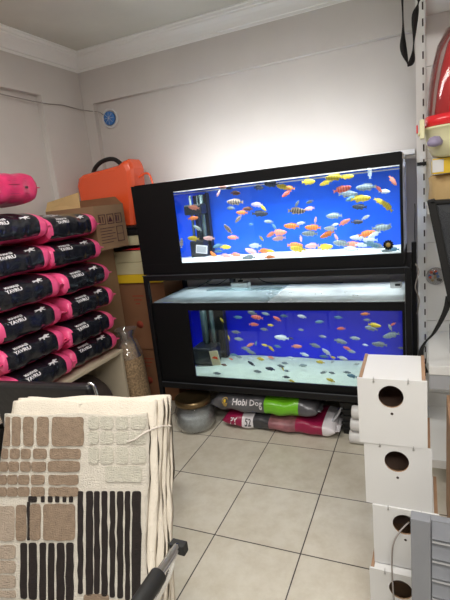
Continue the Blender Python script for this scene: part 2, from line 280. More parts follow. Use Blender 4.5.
# x y z length tilt colour tank
FISH = """
0.153 0.28 1.556 0.051 -6 br U
0.218 0.229 1.544 0.039 -6 bk U
0.094 0.341 1.523 0.041 54 pp U
0.247 0.249 1.512 0.066 -6 br U
-0.027 0.215 1.452 0.074 -11 sa U
0.2 0.343 1.459 0.097 -6 st U
0.087 0.539 1.418 0.062 -6 gy U
0.182 0.494 1.384 0.072 -6 or U
0.221 0.481 1.407 0.048 4 rd U
-0.072 0.274 1.385 0.064 2 or U
0.192 0.394 1.35 0.058 44 st U
-0.059 0.295 1.318 0.059 -36 pg U
0.17 0.256 1.301 0.073 -46 st U
-0.064 0.23 1.259 0.081 -6 ye U
0.027 0.271 1.25 0.071 -6 pp U
0.08 0.542 1.219 0.074 -6 sa U
-0.026 0.505 1.171 0.075 9 tl U
0.036 0.497 1.161 0.08 -1 ye U
-0.057 0.494 1.107 0.075 -51 or U
0.085 0.264 1.164 0.051 -1 tl U
0.112 0.308 1.128 0.069 -6 pp U
0.134 0.428 1.113 0.078 -3 sa U
-0.287 0.468 1.213 0.064 82 st U
0.306 0.515 1.531 0.072 -6 bk U
0.392 0.524 1.543 0.089 -6 bk U
0.55 0.223 1.517 0.074 -16 ye U
0.532 0.42 1.508 0.068 -11 or U
0.508 0.445 1.476 0.063 29 rd U
0.663 0.382 1.53 0.083 -3 ye U
0.692 0.258 1.418 0.042 14 gy U
0.588 0.37 1.409 0.044 54 gy U
0.621 0.224 1.375 0.095 -6 st U
0.622 0.545 1.368 0.065 4 pp U
0.282 0.519 1.425 0.084 -6 li U
0.364 0.398 1.404 0.051 -46 ye U
0.297 0.304 1.41 0.067 -6 br U
0.292 0.535 1.364 0.102 -6 bk U
0.39 0.407 1.316 0.057 -6 pg U
0.386 0.525 1.274 0.048 -51 tl U
0.231 0.512 1.301 0.036 -6 tl U
0.542 0.383 1.279 0.09 -6 or U
0.61 0.347 1.295 0.05 4 wh U
0.665 0.418 1.258 0.09 -6 or U
0.698 0.354 1.306 0.038 79 pp U
0.682 0.251 1.238 0.085 -6 pg U
0.431 0.306 1.245 0.066 24 sa U
0.425 0.499 1.235 0.1 -1 sa U
0.51 0.206 1.227 0.074 4 pp U
0.4 0.208 1.234 0.038 -51 ye U
0.583 0.428 1.194 0.04 -86 pp U
0.325 0.297 1.182 0.078 -3 wh U
0.262 0.393 1.134 0.087 -26 pp U
0.355 0.369 1.137 0.08 2 or U
0.412 0.32 1.141 0.05 -11 ye U
0.506 0.569 1.137 0.096 -6 or U
0.602 0.264 1.152 0.097 -6 ye U
0.669 0.347 1.155 0.088 4 pp U
0.308 0.213 1.121 0.076 -1 gy U
0.461 0.16 1.124 0.063 -6 or U
0.736 0.525 1.515 0.072 14 ye U
0.836 0.264 1.537 0.092 -1 ye U
0.9 0.305 1.533 0.066 -1 ye U
0.998 0.508 1.545 0.064 -86 wh U
1.133 0.351 1.486 0.06 -56 sa U
0.977 0.493 1.464 0.106 -1 gy U
0.877 0.254 1.469 0.091 9 rd U
0.869 0.522 1.435 0.107 -6 gy U
1.068 0.257 1.451 0.045 -46 rd U
1.087 0.378 1.432 0.061 -6 wh U
0.965 0.319 1.407 0.1 -1 ye U
0.903 0.396 1.411 0.062 19 tl U
0.93 0.534 1.352 0.086 -6 bk U
1.055 0.46 1.376 0.07 -31 ye U
1.11 0.192 1.361 0.076 -48 ye U
0.989 0.308 1.302 0.046 24 wh U
0.8 0.397 1.319 0.09 -1 pg U
0.862 0.375 1.279 0.068 24 sa U
0.922 0.462 1.268 0.07 -1 bk U
0.806 0.374 1.269 0.041 14 wh U
0.808 0.219 1.262 0.065 -6 wh U
0.776 0.283 1.224 0.08 19 or U
1.056 0.512 1.219 0.107 -1 pg U
1.109 0.326 1.243 0.033 54 pg U
0.976 0.481 1.192 0.099 9 or U
0.909 0.565 1.162 0.088 -6 wh U
1.022 0.428 1.191 0.069 24 wh U
0.798 0.447 1.186 0.042 -66 pp U
0.732 0.422 1.134 0.098 4 ye U
0.848 0.309 1.165 0.094 -6 pg U
0.878 0.537 1.126 0.094 -1 sa U
0.954 0.367 1.141 0.068 -6 wh U
0.985 0.536 1.147 0.086 -1 wh U
1.014 0.306 1.149 0.08 -16 tl U
1.034 0.52 1.106 0.086 -31 gy U
0.886 0.423 1.113 0.084 -6 wh U
1.134 0.243 1.123 0.058 -1 tl U
1.103 0.199 1.123 0.051 -6 pg U
0.301 0.198 0.775 0.067 -6 pg L
0.051 0.551 0.643 0.058 -6 tl L
-0.057 0.505 0.634 0.039 -56 ye L
0.219 0.494 0.66 0.081 -9 rd L
0.19 0.497 0.607 0.063 -6 rd L
0.234 0.552 0.557 0.038 -6 pg L
0.155 0.25 0.629 0.053 -11 gy L
0.025 0.412 0.532 0.028 -76 ye L
0.114 0.378 0.537 0.062 -6 pg L
0.183 0.408 0.486 0.056 24 sa L
0.173 0.546 0.45 0.026 74 tl L
0.119 0.479 0.43 0.07 -6 gy L
0.125 0.558 0.374 0.066 -21 gy L
0.052 0.234 0.495 0.042 4 bk L
0.035 0.438 0.396 0.051 -6 tl L
0.072 0.447 0.379 0.049 -6 pg L
-0.004 0.473 0.349 0.039 -6 sa L
0.17 0.425 0.379 0.05 -6 wh L
0.215 0.506 0.349 0.051 -6 ye L
0.218 0.305 0.392 0.054 -31 bk L
-0.002 0.344 0.355 0.044 -6 br L
0.021 0.172 0.364 0.048 -6 gy L
-0.055 0.258 0.299 0.05 -21 bk L
0.293 0.214 0.377 0.047 -6 gy L
0.31 0.423 0.706 0.054 -11 pg L
0.441 0.256 0.721 0.056 -21 rd L
0.507 0.192 0.758 0.044 -6 tl L
0.597 0.264 0.735 0.053 -11 wh L
0.654 0.492 0.633 0.054 -1 tl L
0.389 0.274 0.673 0.04 -6 ye L
0.372 0.195 0.67 0.047 -6 pg L
0.557 0.373 0.614 0.035 -6 gy L
0.705 0.323 0.589 0.045 -6 pg L
0.413 0.408 0.545 0.09 -11 wh L
0.477 0.409 0.542 0.036 -16 bk L
0.363 0.459 0.464 0.049 -11 tl L
0.242 0.538 0.441 0.045 -21 ye L
0.362 0.319 0.5 0.053 -38 ye L
0.505 0.431 0.479 0.066 -1 sa L
0.674 0.235 0.56 0.064 -16 pg L
0.731 0.285 0.502 0.062 -41 wh L
0.726 0.227 0.494 0.05 -6 tl L
0.531 0.518 0.39 0.06 -14 wh L
0.762 0.318 0.456 0.029 -6 ye L
0.448 0.46 0.384 0.049 -6 wh L
0.286 0.523 0.355 0.054 -6 sa L
0.275 0.336 0.416 0.054 -1 ye L
0.693 0.269 0.44 0.051 -1 ye L
0.765 0.284 0.442 0.028 44 wh L
0.553 0.376 0.368 0.054 9 pg L
0.443 0.337 0.393 0.042 -6 gy L
0.452 0.217 0.422 0.046 -6 gy L
0.454 0.245 0.395 0.023 -66 ye L
0.366 0.255 0.382 0.059 -16 bk L
0.467 0.284 0.362 0.035 -6 gy L
0.489 0.193 0.359 0.043 -6 bk L
0.28 0.25 0.36 0.047 -6 bk L
0.532 0.159 0.351 0.039 -6 ye L
0.765 0.194 0.357 0.05 -21 ye L
0.716 0.234 0.387 0.04 14 gy L
0.769 0.226 0.391 0.039 -6 gy L
0.777 0.489 0.666 0.05 -6 tl L
0.977 0.221 0.765 0.047 -1 or L
0.958 0.468 0.656 0.043 -1 gy L
1.021 0.269 0.684 0.069 -6 ye L
0.999 0.303 0.653 0.07 -11 gy L
0.837 0.228 0.673 0.046 4 rd L
1.108 0.498 0.622 0.023 34 rd L
1.102 0.331 0.652 0.041 -66 pg L
1.092 0.543 0.535 0.096 16 pg L
0.881 0.454 0.539 0.06 -6 pg L
0.799 0.404 0.532 0.077 -14 gy L
1.036 0.365 0.534 0.082 -6 gy L
0.949 0.404 0.514 0.035 -6 wh L
0.837 0.41 0.485 0.05 -21 rd L
0.84 0.558 0.411 0.053 -21 pg L
0.828 0.274 0.47 0.06 -9 wh L
0.913 0.258 0.444 0.026 14 wh L
0.892 0.195 0.391 0.059 -1 tl L
0.853 0.275 0.379 0.042 -6 gy L
1.167 0.218 0.568 0.023 -6 gy L
"""

# ------------------------------------------------------------------ the room
H = 2.65; XL = -1.13; YB = .70; XR = 3.2; YF = -4.2
struct(MB().box((XL-.2, YF, -.1), (XR, YB+.2, 0), 'floor').build('floor'))
struct(MB().box((XL-.2, YF, H), (XR, YB+.2, H+.1), 'ceil').build('ceiling'))
rc = .045
wb = MB().box((XL-.2, YB+rc, 0), (XR, YB+.2, H), 'wall')           # recessed wall, with a beam and a corner pillar standing proud
wb.box((XL, YB, 2.30), (XR, YB+rc, H), 'wall'); wb.box((XL, YB, 0), (-1.035, YB+rc, 2.30), 'wall')
struct(wb.build('wall_back'))
wl = MB().box((XL-.2, YF, 0), (XL-rc, YB+rc, H), 'wall')
wl.box((XL-rc, YF, 2.315), (XL, YB+rc, H), 'wall'); wl.box((XL-rc, .265, 0), (XL, YB+rc, 2.315), 'wall')
struct(wl.build('wall_left'))
struct(MB().box((XR, YF, 0), (XR+.1, YB+.2, H), 'wall').build('wall_right'))
prof = [(0, 0), (0, -.115), (.006, -.115), (.008, -.10), (.018, -.097), (.022, -.085), (.03, -.07), (.045, -.052), (.062, -.040), (.070, -.036), (.073, -.026), (.084, -.024), (.088, -.010), (.10, -.008), (.10, 0)]
cb = MB(); n = len(prof)
V = [(XL+a, YB-a, H+b) for a, b in prof] + [(XR, YB-a, H+b) for a, b in prof]
cb.add(V, [(i, (i+1) % n, n+(i+1) % n, n+i) for i in range(n)], 'cornice')
struct(cb.build('trim_1'))
cb = MB(); V = [(XL+a, YB-a, H+b) for a, b in prof] + [(XL+a, YF, H+b) for a, b in prof]
cb.add(V, [(i, (i+1) % n, n+(i+1) % n, n+i) for i in range(n)], 'cornice')
struct(cb.build('trim_2'))

# round vent with a blue centre high on the back wall, and its cable
t = thing('round_vent', 'round clear plastic wall vent with a blue centre below the ceiling beam', 'vent', (-.925, YB+rc, 2.18))
T = Matrix.Rotation(R(90), 4, 'X')
MB().lathe([(.074, 0), (.076, .006), (.070, .012), (.058, .012), (.056, .004), (.02, .004)], (0, 0, 0), 'whitelam', T=T).build('flange', t)
b = MB().lathe([(.050, .004), (.050, .02), (.046, .024), (.01, .024)], (0, 0, 0), 'bluep', T=T)
for k in range(4):
    a = PI*k/4; b.tube([(.045*math.cos(a), -.0245, .045*math.sin(a)), (-.045*math.cos(a), -.0245, -.045*math.sin(a))], .0012, 'whitelam', 5)
b.build('blue_grille', t)
tag(MB().tube(smooth_path([(XL-.02, -1.2, 2.325), (XL-.02, -.4, 2.29), (XL-.022, -.1, 2.277), (XL+.004, .27, 2.262), (XL+.01, .45, 2.272), (XL+.02, .62, 2.262), (-1.06, .694, 2.25), (-1.0, .712, 2.235), (-.965, .712, 2.21)]), .0035, 'cableg', 6).build('cable'),
    'thin grey cable strung along the left wall to the round vent', 'cable')

# shop ceiling lamps behind the camera, plus an added one brightening the back corner
for i, (x, y) in enumerate(((.2, -1.25), (1.6, -2.3), (1.6, -3.6))):
    t = thing('ceiling_lamp', ('added long white ceiling lamp out of view, brightening the back corner', 'long white ceiling lamp above the viewer', 'long white ceiling lamp farthest behind the viewer')[i], 'lamp', (x, y, H))
    MB().box((-.6, -.08, -.05), (.6, .08, 0), 'white').build('housing', t, bevel=.005)
    MB().box((-.58, -.065, -.06), (.58, .065, -.05), 'lamp').build('diffuser', t)
def area(name, loc, sx, sy, power, col=(1, 1, 1), rot=(0, 0, 0), spread=None):
    l = bpy.data.lights.new(name, 'AREA'); l.shape = 'RECTANGLE'; l.size = sx; l.size_y = sy; l.energy = power; l.color = col
    if spread: l.spread = spread
    o = bpy.data.objects.new(name, l); C.objects.link(o); o.location = loc; o.rotation_euler = rot; return o
area('ceiling_light', (.2, -1.25, H-.065), 1.2, .3, P_CEIL*P_NEAR, (1, .965, .91))  # light of the added lamp, brightens the carrier, back wall and cornice
area('ceiling_light', (1.6, -2.3, H-.065), 1.2, .3, P_CEIL, (1, .965, .91))
area('ceiling_light', (1.6, -3.6, H-.065), 1.2, .3, P_CEIL, (1, .965, .91))

# ------------------------------------------------------------------ bags
def bag_surface(L, D, Hh, e=3.2, seed=0, bulge=1., bl=9, fl=.22):
    rr = random.Random(seed); ph = [rr.uniform(0, 6.28) for _ in range(8)]
    def S(u, t, off=0.):
        au = min(abs(u), 1)
        hd = D/2*(1-.03*au**8); hh = Hh/2*(fl+(1-fl)*max(0, 1-au**bl)**.6)
        c, s = math.cos(t), math.sin(t)
        x = hd*math.copysign(abs(c)**(2/e), c); z = hh*math.copysign(abs(s)**(2/e), s)
        w = .0035*math.sin(9*u+ph[0]+2*t)+.0025*math.sin(17*u+ph[1]-3*t)+.002*math.sin(5*t+ph[2]+6*u)
        w *= bulge*min(1, (1-au)*6+.25)
        k = 1+(w+off)/max(.03, math.hypot(x, z))
        return Vector((x*k, u*L/2, Hh/2+z*k))
    return S
def bag_body(S, pick, nu=34, nt=44):
    b = MB(); V = [S(-1+2*i/nu, 2*PI*j/nt) for i in range(nu+1) for j in range(nt)]
    for i in range(nu):
        for j in range(nt):
            u = -1+2*(i+.5)/nu; t = 2*PI*(j+.5)/nt
            if t > PI*1.25: t -= 2*PI
            b.mi(pick(u, t))
    k = len(b.v); b.v += V
    for i in range(nu):
        for j in range(nt):
            u = -1+2*(i+.5)/nu; t = 2*PI*(j+.5)/nt
            if t > PI*1.25: t -= 2*PI
            b.f.append([i*nt+j, i*nt+(j+1) % nt, (i+1)*nt+(j+1) % nt, (i+1)*nt+j]); b.m.append(b.mi(pick(u, t))); b.sm.append(True)
    for i in (0, nu):
        b.f.append([i*nt+j for j in range(nt)]); b.m.append(b.mi(pick(-1 if i == 0 else 1, 0))); b.sm.append(False)
    return b
def bag_seal(L, D, Hh, sgn, m, ext=.03, seed=0):
    rr = random.Random(seed); n = 16; V = []; F = []
    for i in range(n+1):
        x = (i/n-.5)*D*.97; w = .006*math.sin(i*1.3+seed); d = ext+.006*rr.random()
        for (yy, zz) in ((sgn*(L/2-.006), .004), (sgn*(L/2+d), .0018), (sgn*(L/2+d), -.0018), (sgn*(L/2-.006), -.004)):
            V.append((x, yy, Hh/2+zz+w))
    for i in range(n):
        for j in range(4): F.append((4*i+j, 4*i+(j+1) % 4, 4*i+4+(j+1) % 4, 4*i+4+j))
    F += [(3, 2, 1, 0), tuple(4*n+j for j in range(4))]
    return MB().add(V, F, m, True)
def wrap(b, verts, faces, S, L, u0, t0, arc, m, flip=1, off=.0018):
    """bend flat lettering round the bag: x of the text runs along the bag, y runs up its front"""
    V = [S(u0+flip*x/(L/2), t0+y/arc, off) for x, y in verts]
    b.add(V, faces, m); return b
DOG = [(-1, .2), (-.75, .45), (-.35, .35), (0, .42), (.25, .75), (.5, .95), (.62, .7), (1, .6), (.9, .35), (.55, .25), (.45, -.1), (.75, -.35), (.6, -.5), (.25, -.25), (.05, -.15), (-.1, -.7), (-.3, -.75), (-.2, -.2), (-.5, -.05), (-.95, -.35), (-1.05, -.2), (-.7, .1)]
T_Y = text_mesh('YAVRU', .032, .0012); T_M = text_mesh('MAMASI', .024, .0008)
def dogfood(seed, label_, brand=False):
    L, D, Hh = .43, .46, .165; S = bag_surface(L, D, Hh, e=3.1, seed=seed, bl=22, fl=.42)
    t = thing('dog_food_bag', label_, 'bag')
    def pick(u, tt):
        d = math.degrees(tt); a = abs(u+.07+.02*math.sin(tt*3+seed))
        if d < -29 or d > 160: return 'pink'
        return 'pinkband' if a > .77 else 'panel'
    sk = bag_body(S, pick).build('sack', t)
    bag_seal(L, D, Hh, 1, 'pinkband', ext=.026, seed=seed).build('seal', t); bag_seal(L, D, Hh, -1, 'pink', seed=seed+3).build('seal', t)
    p = MB(); wrap(p, *T_Y, S, L, -.40, R(17), .105, 'print'); wrap(p, *T_M, S, L, -.38, R(33), .105, 'print')
    p.build('lettering', sk)
    k = .038; P = [(k*x, k*.6*y) for x, y in DOG]
    f = bmesh.new(); vs = [f.verts.new((x, y, 0)) for x, y in P]; f.faces.new(vs); bmesh.ops.triangulate(f, faces=f.faces)
    tri = [tuple(v.index for v in q.verts) for q in f.faces]; f.verts.index_update()
    tri = [tuple(v.index for v in q.verts) for q in f.faces]; f.free()
    p = MB(); wrap(p, P, tri, S, L, .38, R(30), .105, 'print'); p.build('dog_logo', sk)
    if brand:
        p = MB(); rr = random.Random(5)
        for i in range(9):
            u = -.5+i*.055; z = R(95+18*rr.random()); s = .012+.006*rr.random()
            wrap(p, [(-s, -s*.7), (s*.2, -s), (s, s*.1), (0, s)], [(0, 1, 2, 3)], S, L, u, z, .12, 'print' if i % 2 else 'pinkband')
        for w, u, d in (('YAVRU', -.25, 80), ('MAMASI', -.2, 68)):
            wrap(p, *text_mesh(w, .03, .001), S, L, u, R(d), .12, 'print')
        p.build('brand_print', sk)
    return t
ord6 = ['topmost', 'second from the top', 'third from the top', 'third from the bottom', 'second from the bottom', 'bottom']
protos = [dogfood(3, ''), dogfood(8, ''), dogfood(14, '')]; used = set()
for ci, (cy, cname, zs) in enumerate(((-.655, 'left', (1.455, 1.285, 1.12, .96, .805, .65)), (-.215, 'right', (1.425, 1.27, 1.105, .95, .79, .65)))):
    for k, z in enumerate(zs):
        lab = 'black and pink dog food bag, %s in the %s column' % (ord6[k].replace('the ', ''), cname)
        if k == 0: o = dogfood(21+ci, lab, brand=(ci == 1))
        else:
            pi = (k+ci) % 3
            if pi in used: o = copy_tree(protos[pi])
            else: o = protos[pi]; used.add(pi)
        o['label'] = lab; o['group'] = 'dog food bags in the stack by the left wall'
        rr = random.Random(50*ci+k)
        o.location = (-.835+rr.uniform(-.012, .012), cy+rr.uniform(-.012, .012)+(.03 if (ci == 1 and k in (2, 3)) else 0), z-.0825)
        o.rotation_euler = (0, 0, R(rr.uniform(-2.5, 2.5)))
        o.scale = (1, 1, .94)
    if k == 0: o.rotation_euler = (0, R(13), o.rotation_euler.z); o.location.z += .03
# pink bag lying on the left column
L, D, Hh = .47, .44, .165; S = bag_surface(L, D, Hh, e=4.2, seed=33, bl=26, fl=.55)
t = thing('pink_bag', 'plain pink foil bag with small dark print lying on top of the stack', 'bag', (-.85, -.66, 1.572), R(-3))
bag_body(S, lambda u, tt: 'panel' if (85 < math.degrees(tt) < 165 and abs(u) < .8) else 'pink').build('sack', t)
bag_seal(L, D, Hh, 1, 'pink', ext=.014, seed=2).build('seal', t)
p = MB()
for i in range(7): wrap(p, [(-.032, -.0012), (.032-.006*(i % 3), -.0012), (.032-.006*(i % 3), .0012), (-.032, .0012)], [(0, 1, 2, 3)], S, L, .36, R(22-9*i*.9+4), .3, 'printk')
p.build('small_print', t)['kind'] = 'stuff'; p = MB()
for i in range(5): wrap(p, [(-.014, -.0012), (.014, -.0012), (.014, .0012), (-.014, .0012)], [(0, 1, 2, 3)], S, L, .68, R(16-8*i), .3, 'printk')
p.build('small_print', t)['kind'] = 'stuff'

# beige table under the bags
t = thing('beige_table', 'beige laminate table carrying the stack of dog food bags', 'table', (0, 0, 0))
MB().box((-1.12, -1.15, .54), (-.60, .03, .562), 'beige').build('tabletop', t, bevel=.002)
MB().box((-1.10, .005, 0), (-.605, .027, .54), 'beige').build('end_panel', t, bevel=.002)
MB().box((-1.10, -1.14, 0), (-.62, -1.12, .54), 'beige').build('end_panel', t, bevel=.002)
# dark bag under it with white paper
S = bag_surface(.40, .34, .42, e=2.6, seed=40)
t = thing('dark_sack', 'dark brown sack standing under the beige table', 'sack', (-.84, -.25, 0))
bag_body(S, lambda u, tt: 'dark').build('sack', t)
tag(MB().prism([(-.64, -.62, .43), (-.63, -.52, .46), (-.66, -.50, .52), (-.67, -.60, .50)], (.006, 0, 0), 'print').build('paper_sheet'), 'small white folded sheet of paper on the carton under the beige table', 'paper')
tag(MB().box((-1.05, -.85, 0), (-.62, -.50, .428), 'vinyl').build('black_carton', bevel=.01), 'black box standing under the beige table beside the dark sack', 'box')

# sack of kibble
b = MB(); n = 20; V = []; F = []; rows = [(0, .085), (.02, .105), (.15, .112), (.3, .108), (.46, .098), (.56, .07), (.585, .05), (.61, .055), (.66, .075)]
for i, (z, r) in enumerate(rows):
    for j in range(n):
        a = 2*PI*j/n; w = 1+.05*math.sin(3*a+z*9)
        V.append((r*w*math.cos(a), r*w*1.05*math.sin(a), z))
t = thing('pellet_sack', 'tall clear plastic sack of brown pellets beside the beige table', 'sack', (-.665, .17, 0))
F = [(i*n+j, i*n+(j+1) % n, (i+1)*n+(j+1) % n, (i+1)*n+j) for i in range(len(rows)-1) for j in range(n)]
MB().add(V[:6*n+0+0], [f for f in F if max(f) < 6*n]+[tuple(range(n))[::-1], tuple(range(5*n, 6*n))], 'kibble', True).build('pellets', t)['kind'] = 'stuff'
V2 = [(x*1.03, y*1.03, z+.001) for x, y, z in V[4*n:]]
MB().add(V2, [tuple(q-4*n for q in f) for f in F if min(f) >= 4*n], 'plastic', True).build('plastic_neck', t)

# ------------------------------------------------------------------ cartons in the corner
def carton(name, lab, lo, hi, m, cat='box', marks=None, group=None, bevel=.003, tape=True):
    cx, cy = (lo[0]+hi[0])/2, (lo[1]+hi[1])/2; w, d, h = (hi[0]-lo[0])/2, (hi[1]-lo[1])/2, hi[2]-lo[2]
    t = thing(name, lab, cat, (cx, cy, lo[2]), group=group)
    bb = MB().box((-w, -d, 0), (w, d, h), m).build('box_body', t, bevel=bevel)
    if tape: MB().box((-w, -.02, h), (w, .02, h+.0008), 'cream').box((-w-.0008, -.02, h*.7), (-w, .02, h), 'cream').build('tape', bb)
    if marks: marks(t, w, d, h)
    return t
def red_marks(t, w, d, h):
    b = MB()
    for i in range(3): b.box((-.0+.01*i, -d-.001, h*.8-i*.03), (.10-.02*i, -d, h*.8-i*.03+.008), 'redink')
    b.build('red_print', t.children[0])
    MB().tube([(.03, -d-.001, h*.38), (.03, -d, h*.38)], .03, 'redink', 20).build('red_mark', t.children[0])
carton('cardboard_box', 'large plain brown cardboard box on the floor behind the pellet sack', (-1.02, .42, 0), (-.44, .69, .42), 'cardd', marks=red_marks)
carton('cardboard_box', 'brown cardboard box with red print directly under the yellow box', (-1.02, .41, .421), (-.445, .69, .945), 'cardd', marks=red_marks)
carton('yellow_box', 'flat bright yellow box under the cream boxes', (-1.0, .39, .947), (-.452, .68, 1.01), 'yellow', tape=False)
def lidseam(t, w, d, h): MB().box((-w-.001, -d-.001, h*.62), (w+.001, d+.001, h*.64), 'dark').build('lid_seam', t)
carton('cream_box', 'cream box directly on the yellow box', (-1.0, .395, 1.012), (-.47, .68, 1.10), 'cream', tape=False, group='cream boxes in the corner pile')
carton('cream_box', 'middle cream box of the three piled in the corner', (-1.0, .40, 1.103), (-.475, .68, 1.185), 'cream', tape=False, group='cream boxes in the corner pile')
tag(MB().prism([(-.75, .392, 1.197), (-.48, .392, 1.188), (-.48, .392, 1.225), (-.60, .392, 1.205)], (0, .28, 0), 'red').build('red_card'), 'thin red card wedged between the cream boxes', 'card')
carton('cream_box', 'uppermost cream box under the black case', (-1.0, .40, 1.226), (-.48, .68, 1.295), 'cream', tape=False, group='cream boxes in the corner pile')
t = thing('black_case', 'flat black case under the orange carrier', 'case', (-.76, .54, 1.297))
MB().box((-.29, -.15, 0), (.29, .15, .045), 'vinyl').build('case_base', t, bevel=.01); MB().box((-.288, -.148, .045), (.288, .148, .068), 'vinyl').build('case_lid', t, bevel=.01)

# plain cartons that carry the open one
carton('cardboard_box', 'tall plain cardboard box standing on the floor beside the bag stack', (-1.10, .06, 0), (-.81, .36, .62), 'card')
carton('cardboard_box', 'brown cardboard box right under the open one', (-1.08, .06, .622), (-.80, .36, 1.235), 'card')
# open carton
t = thing('open_cardboard_box', 'open brown cardboard box with raised flap and printed symbols', 'box', (-.865, .20, 1.237), R(-4))
w, d, h, th = .215, .15, .29, .005
b = MB().box((-w, -d, 0), (w, d, th), 'card'); b.box((-w, -d, th), (w, -d+th, h), 'card').box((-w, d-th, th), (w, d, h), 'card').box((-w, -d+th, th), (-w+th, d-th, h), 'card').box((w-th, -d+th, th), (w, d-th, h), 'card')
b.build('box_body', t)
MB().prism([(-w, -d, h), (w-.11, -d, h), (w-.13, -d+.03, h+.10), (-w, -d+.03, h+.06)], (0, th, 0), 'kraft').build('flap', t)
MB().prism([(-w, d-th, h), (w, d-th, h), (w-.08, d+.02, h+.055), (-w, d+.03, h+.055)], (0, th, 0), 'cardd').build('flap', t)  # darker board on the back flap paints the shade inside the box
b = MB(); e = .0012
def mk(y0, z0, y1, z1): b.box((w, y0, z0), (w+e, y1, z1), 'printk')
for i in range(3):
    y0 = -.115+i*.082; z0 = .165
    mk(y0, z0, y0+.066, z0+.005); mk(y0, z0+.062, y0+.066, z0+.067); mk(y0, z0, y0+.006, z0+.067); mk(y0+.060, z0, y0+.066, z0+.067)
b.prism([(w, -.025, .18), (w, .020, .18), (w, -.003, .218)], (e, 0, 0), 'printk')
for y0 in (.058, .078, -.105, -.08): mk(y0, .178, y0+.009, .218)
for i in range(6): mk(-.115, .138-i*.019, .03-(i % 2)*.03, .143-i*.019)
mk(.045, .04, .05, .145); mk(.11, .04, .115, .145); mk(.045, .04, .115, .045); mk(.045, .14, .115, .145); mk(.045, .09, .115, .094)
b.build('printed_symbols', t)

# orange carrier
t = thing('orange_carrier', 'glossy orange plastic carrier with a black handle beside the upper tank', 'carrier', (-.80, .535, 1.368))
prof = [(-.30, 0), (-.305, .22), (-.31, .33), (-.285, .385), (-.24, .405), (-.12, .415), (.0, .425), (.10, .435), (.15, .46), (.175, .465), (.19, .44), (.20, .40), (.185, .22), (.17, .05), (.165, 0)]
b = MB()
V = []; F = []; n = len(prof); ys = [(-.105, .86), (-.09, .96), (-.06, 1), (.06, 1), (.09, .96), (.105, .86)]
for y, s in ys:
    for x, z in prof: V.append(((x+.07)*s-.07, y, .2+(z-.2)*s if z > 0 else 0))
for i in range(len(ys)-1):
    for j in range(n): F.append((i*n+j, i*n+(j+1) % n, (i+1)*n+(j+1) % n, (i+1)*n+j))
F += [tuple(range(n))[::-1], tuple(range((len(ys)-1)*n, len(ys)*n))]
b.add(V, F, 'orange', False); b.build('carrier_shell', t, bevel=.012, seg=3)
b = MB(); b.tube(smooth_path([(-.22, 0, .385), (-.18, 0, .445), (-.10, 0, .485), (.0, 0, .485), (.075, 0, .425)]), .016, 'rubber', 12); b.build('handle', t)
b = MB(); b.tube(smooth_path([(.19, 0, .33), (.25, 0, .355), (.29, 0, .33), (.30, 0, .22), (.24, 0, .20), (.19, 0, .23)]), .008, 'orange', 8); b.build('side_loop', t)

# ------------------------------------------------------------------ aquarium stand and tanks
t = thing('aquarium_stand', 'black metal two-tier stand holding the two aquariums', 'stand', (0, 0, 0), group=None)
for x, y in ((-.41, .11), (1.195, .11), (-.41, .62), (1.195, .62)):
    MB().box((x, y, 0), (x+.03, y+.03, 1.045), 'blackm').build('post', t, bevel=.003)
MB().box((1.226, .22, .3), (1.25, .25, 1.16), 'blackm').build('post', t, bevel=.003)
for z, hgt in ((.262, .04), (1.012, .034)):
    for y in (.11, .62): MB().box((-.38, y, z), (1.195, y+.03, z+hgt), 'blackm').build('rail', t, bevel=.003)
    for x in (-.41, 1.195): MB().box((x+.003, .14, z), (x+.027, .62, z+hgt), 'blackm').build('side_rail', t)
MB().box((-.38, .14, .285), (1.195, .62, .30), 'blackm').build('shelf_board', t); MB().box((-.38, .14, 1.03), (1.195, .62, 1.045), 'blackm').build('shelf_board', t)
MB().box((-.375, .107, .303), (1.19, .112, .308), 'edge').build('edge_highlight', t); MB().box((-.41, .104, 1.046), (1.21, .11, 1.051), 'edge').build('edge_highlight', t)  # thin grey strips paint the highlight along the rail edges

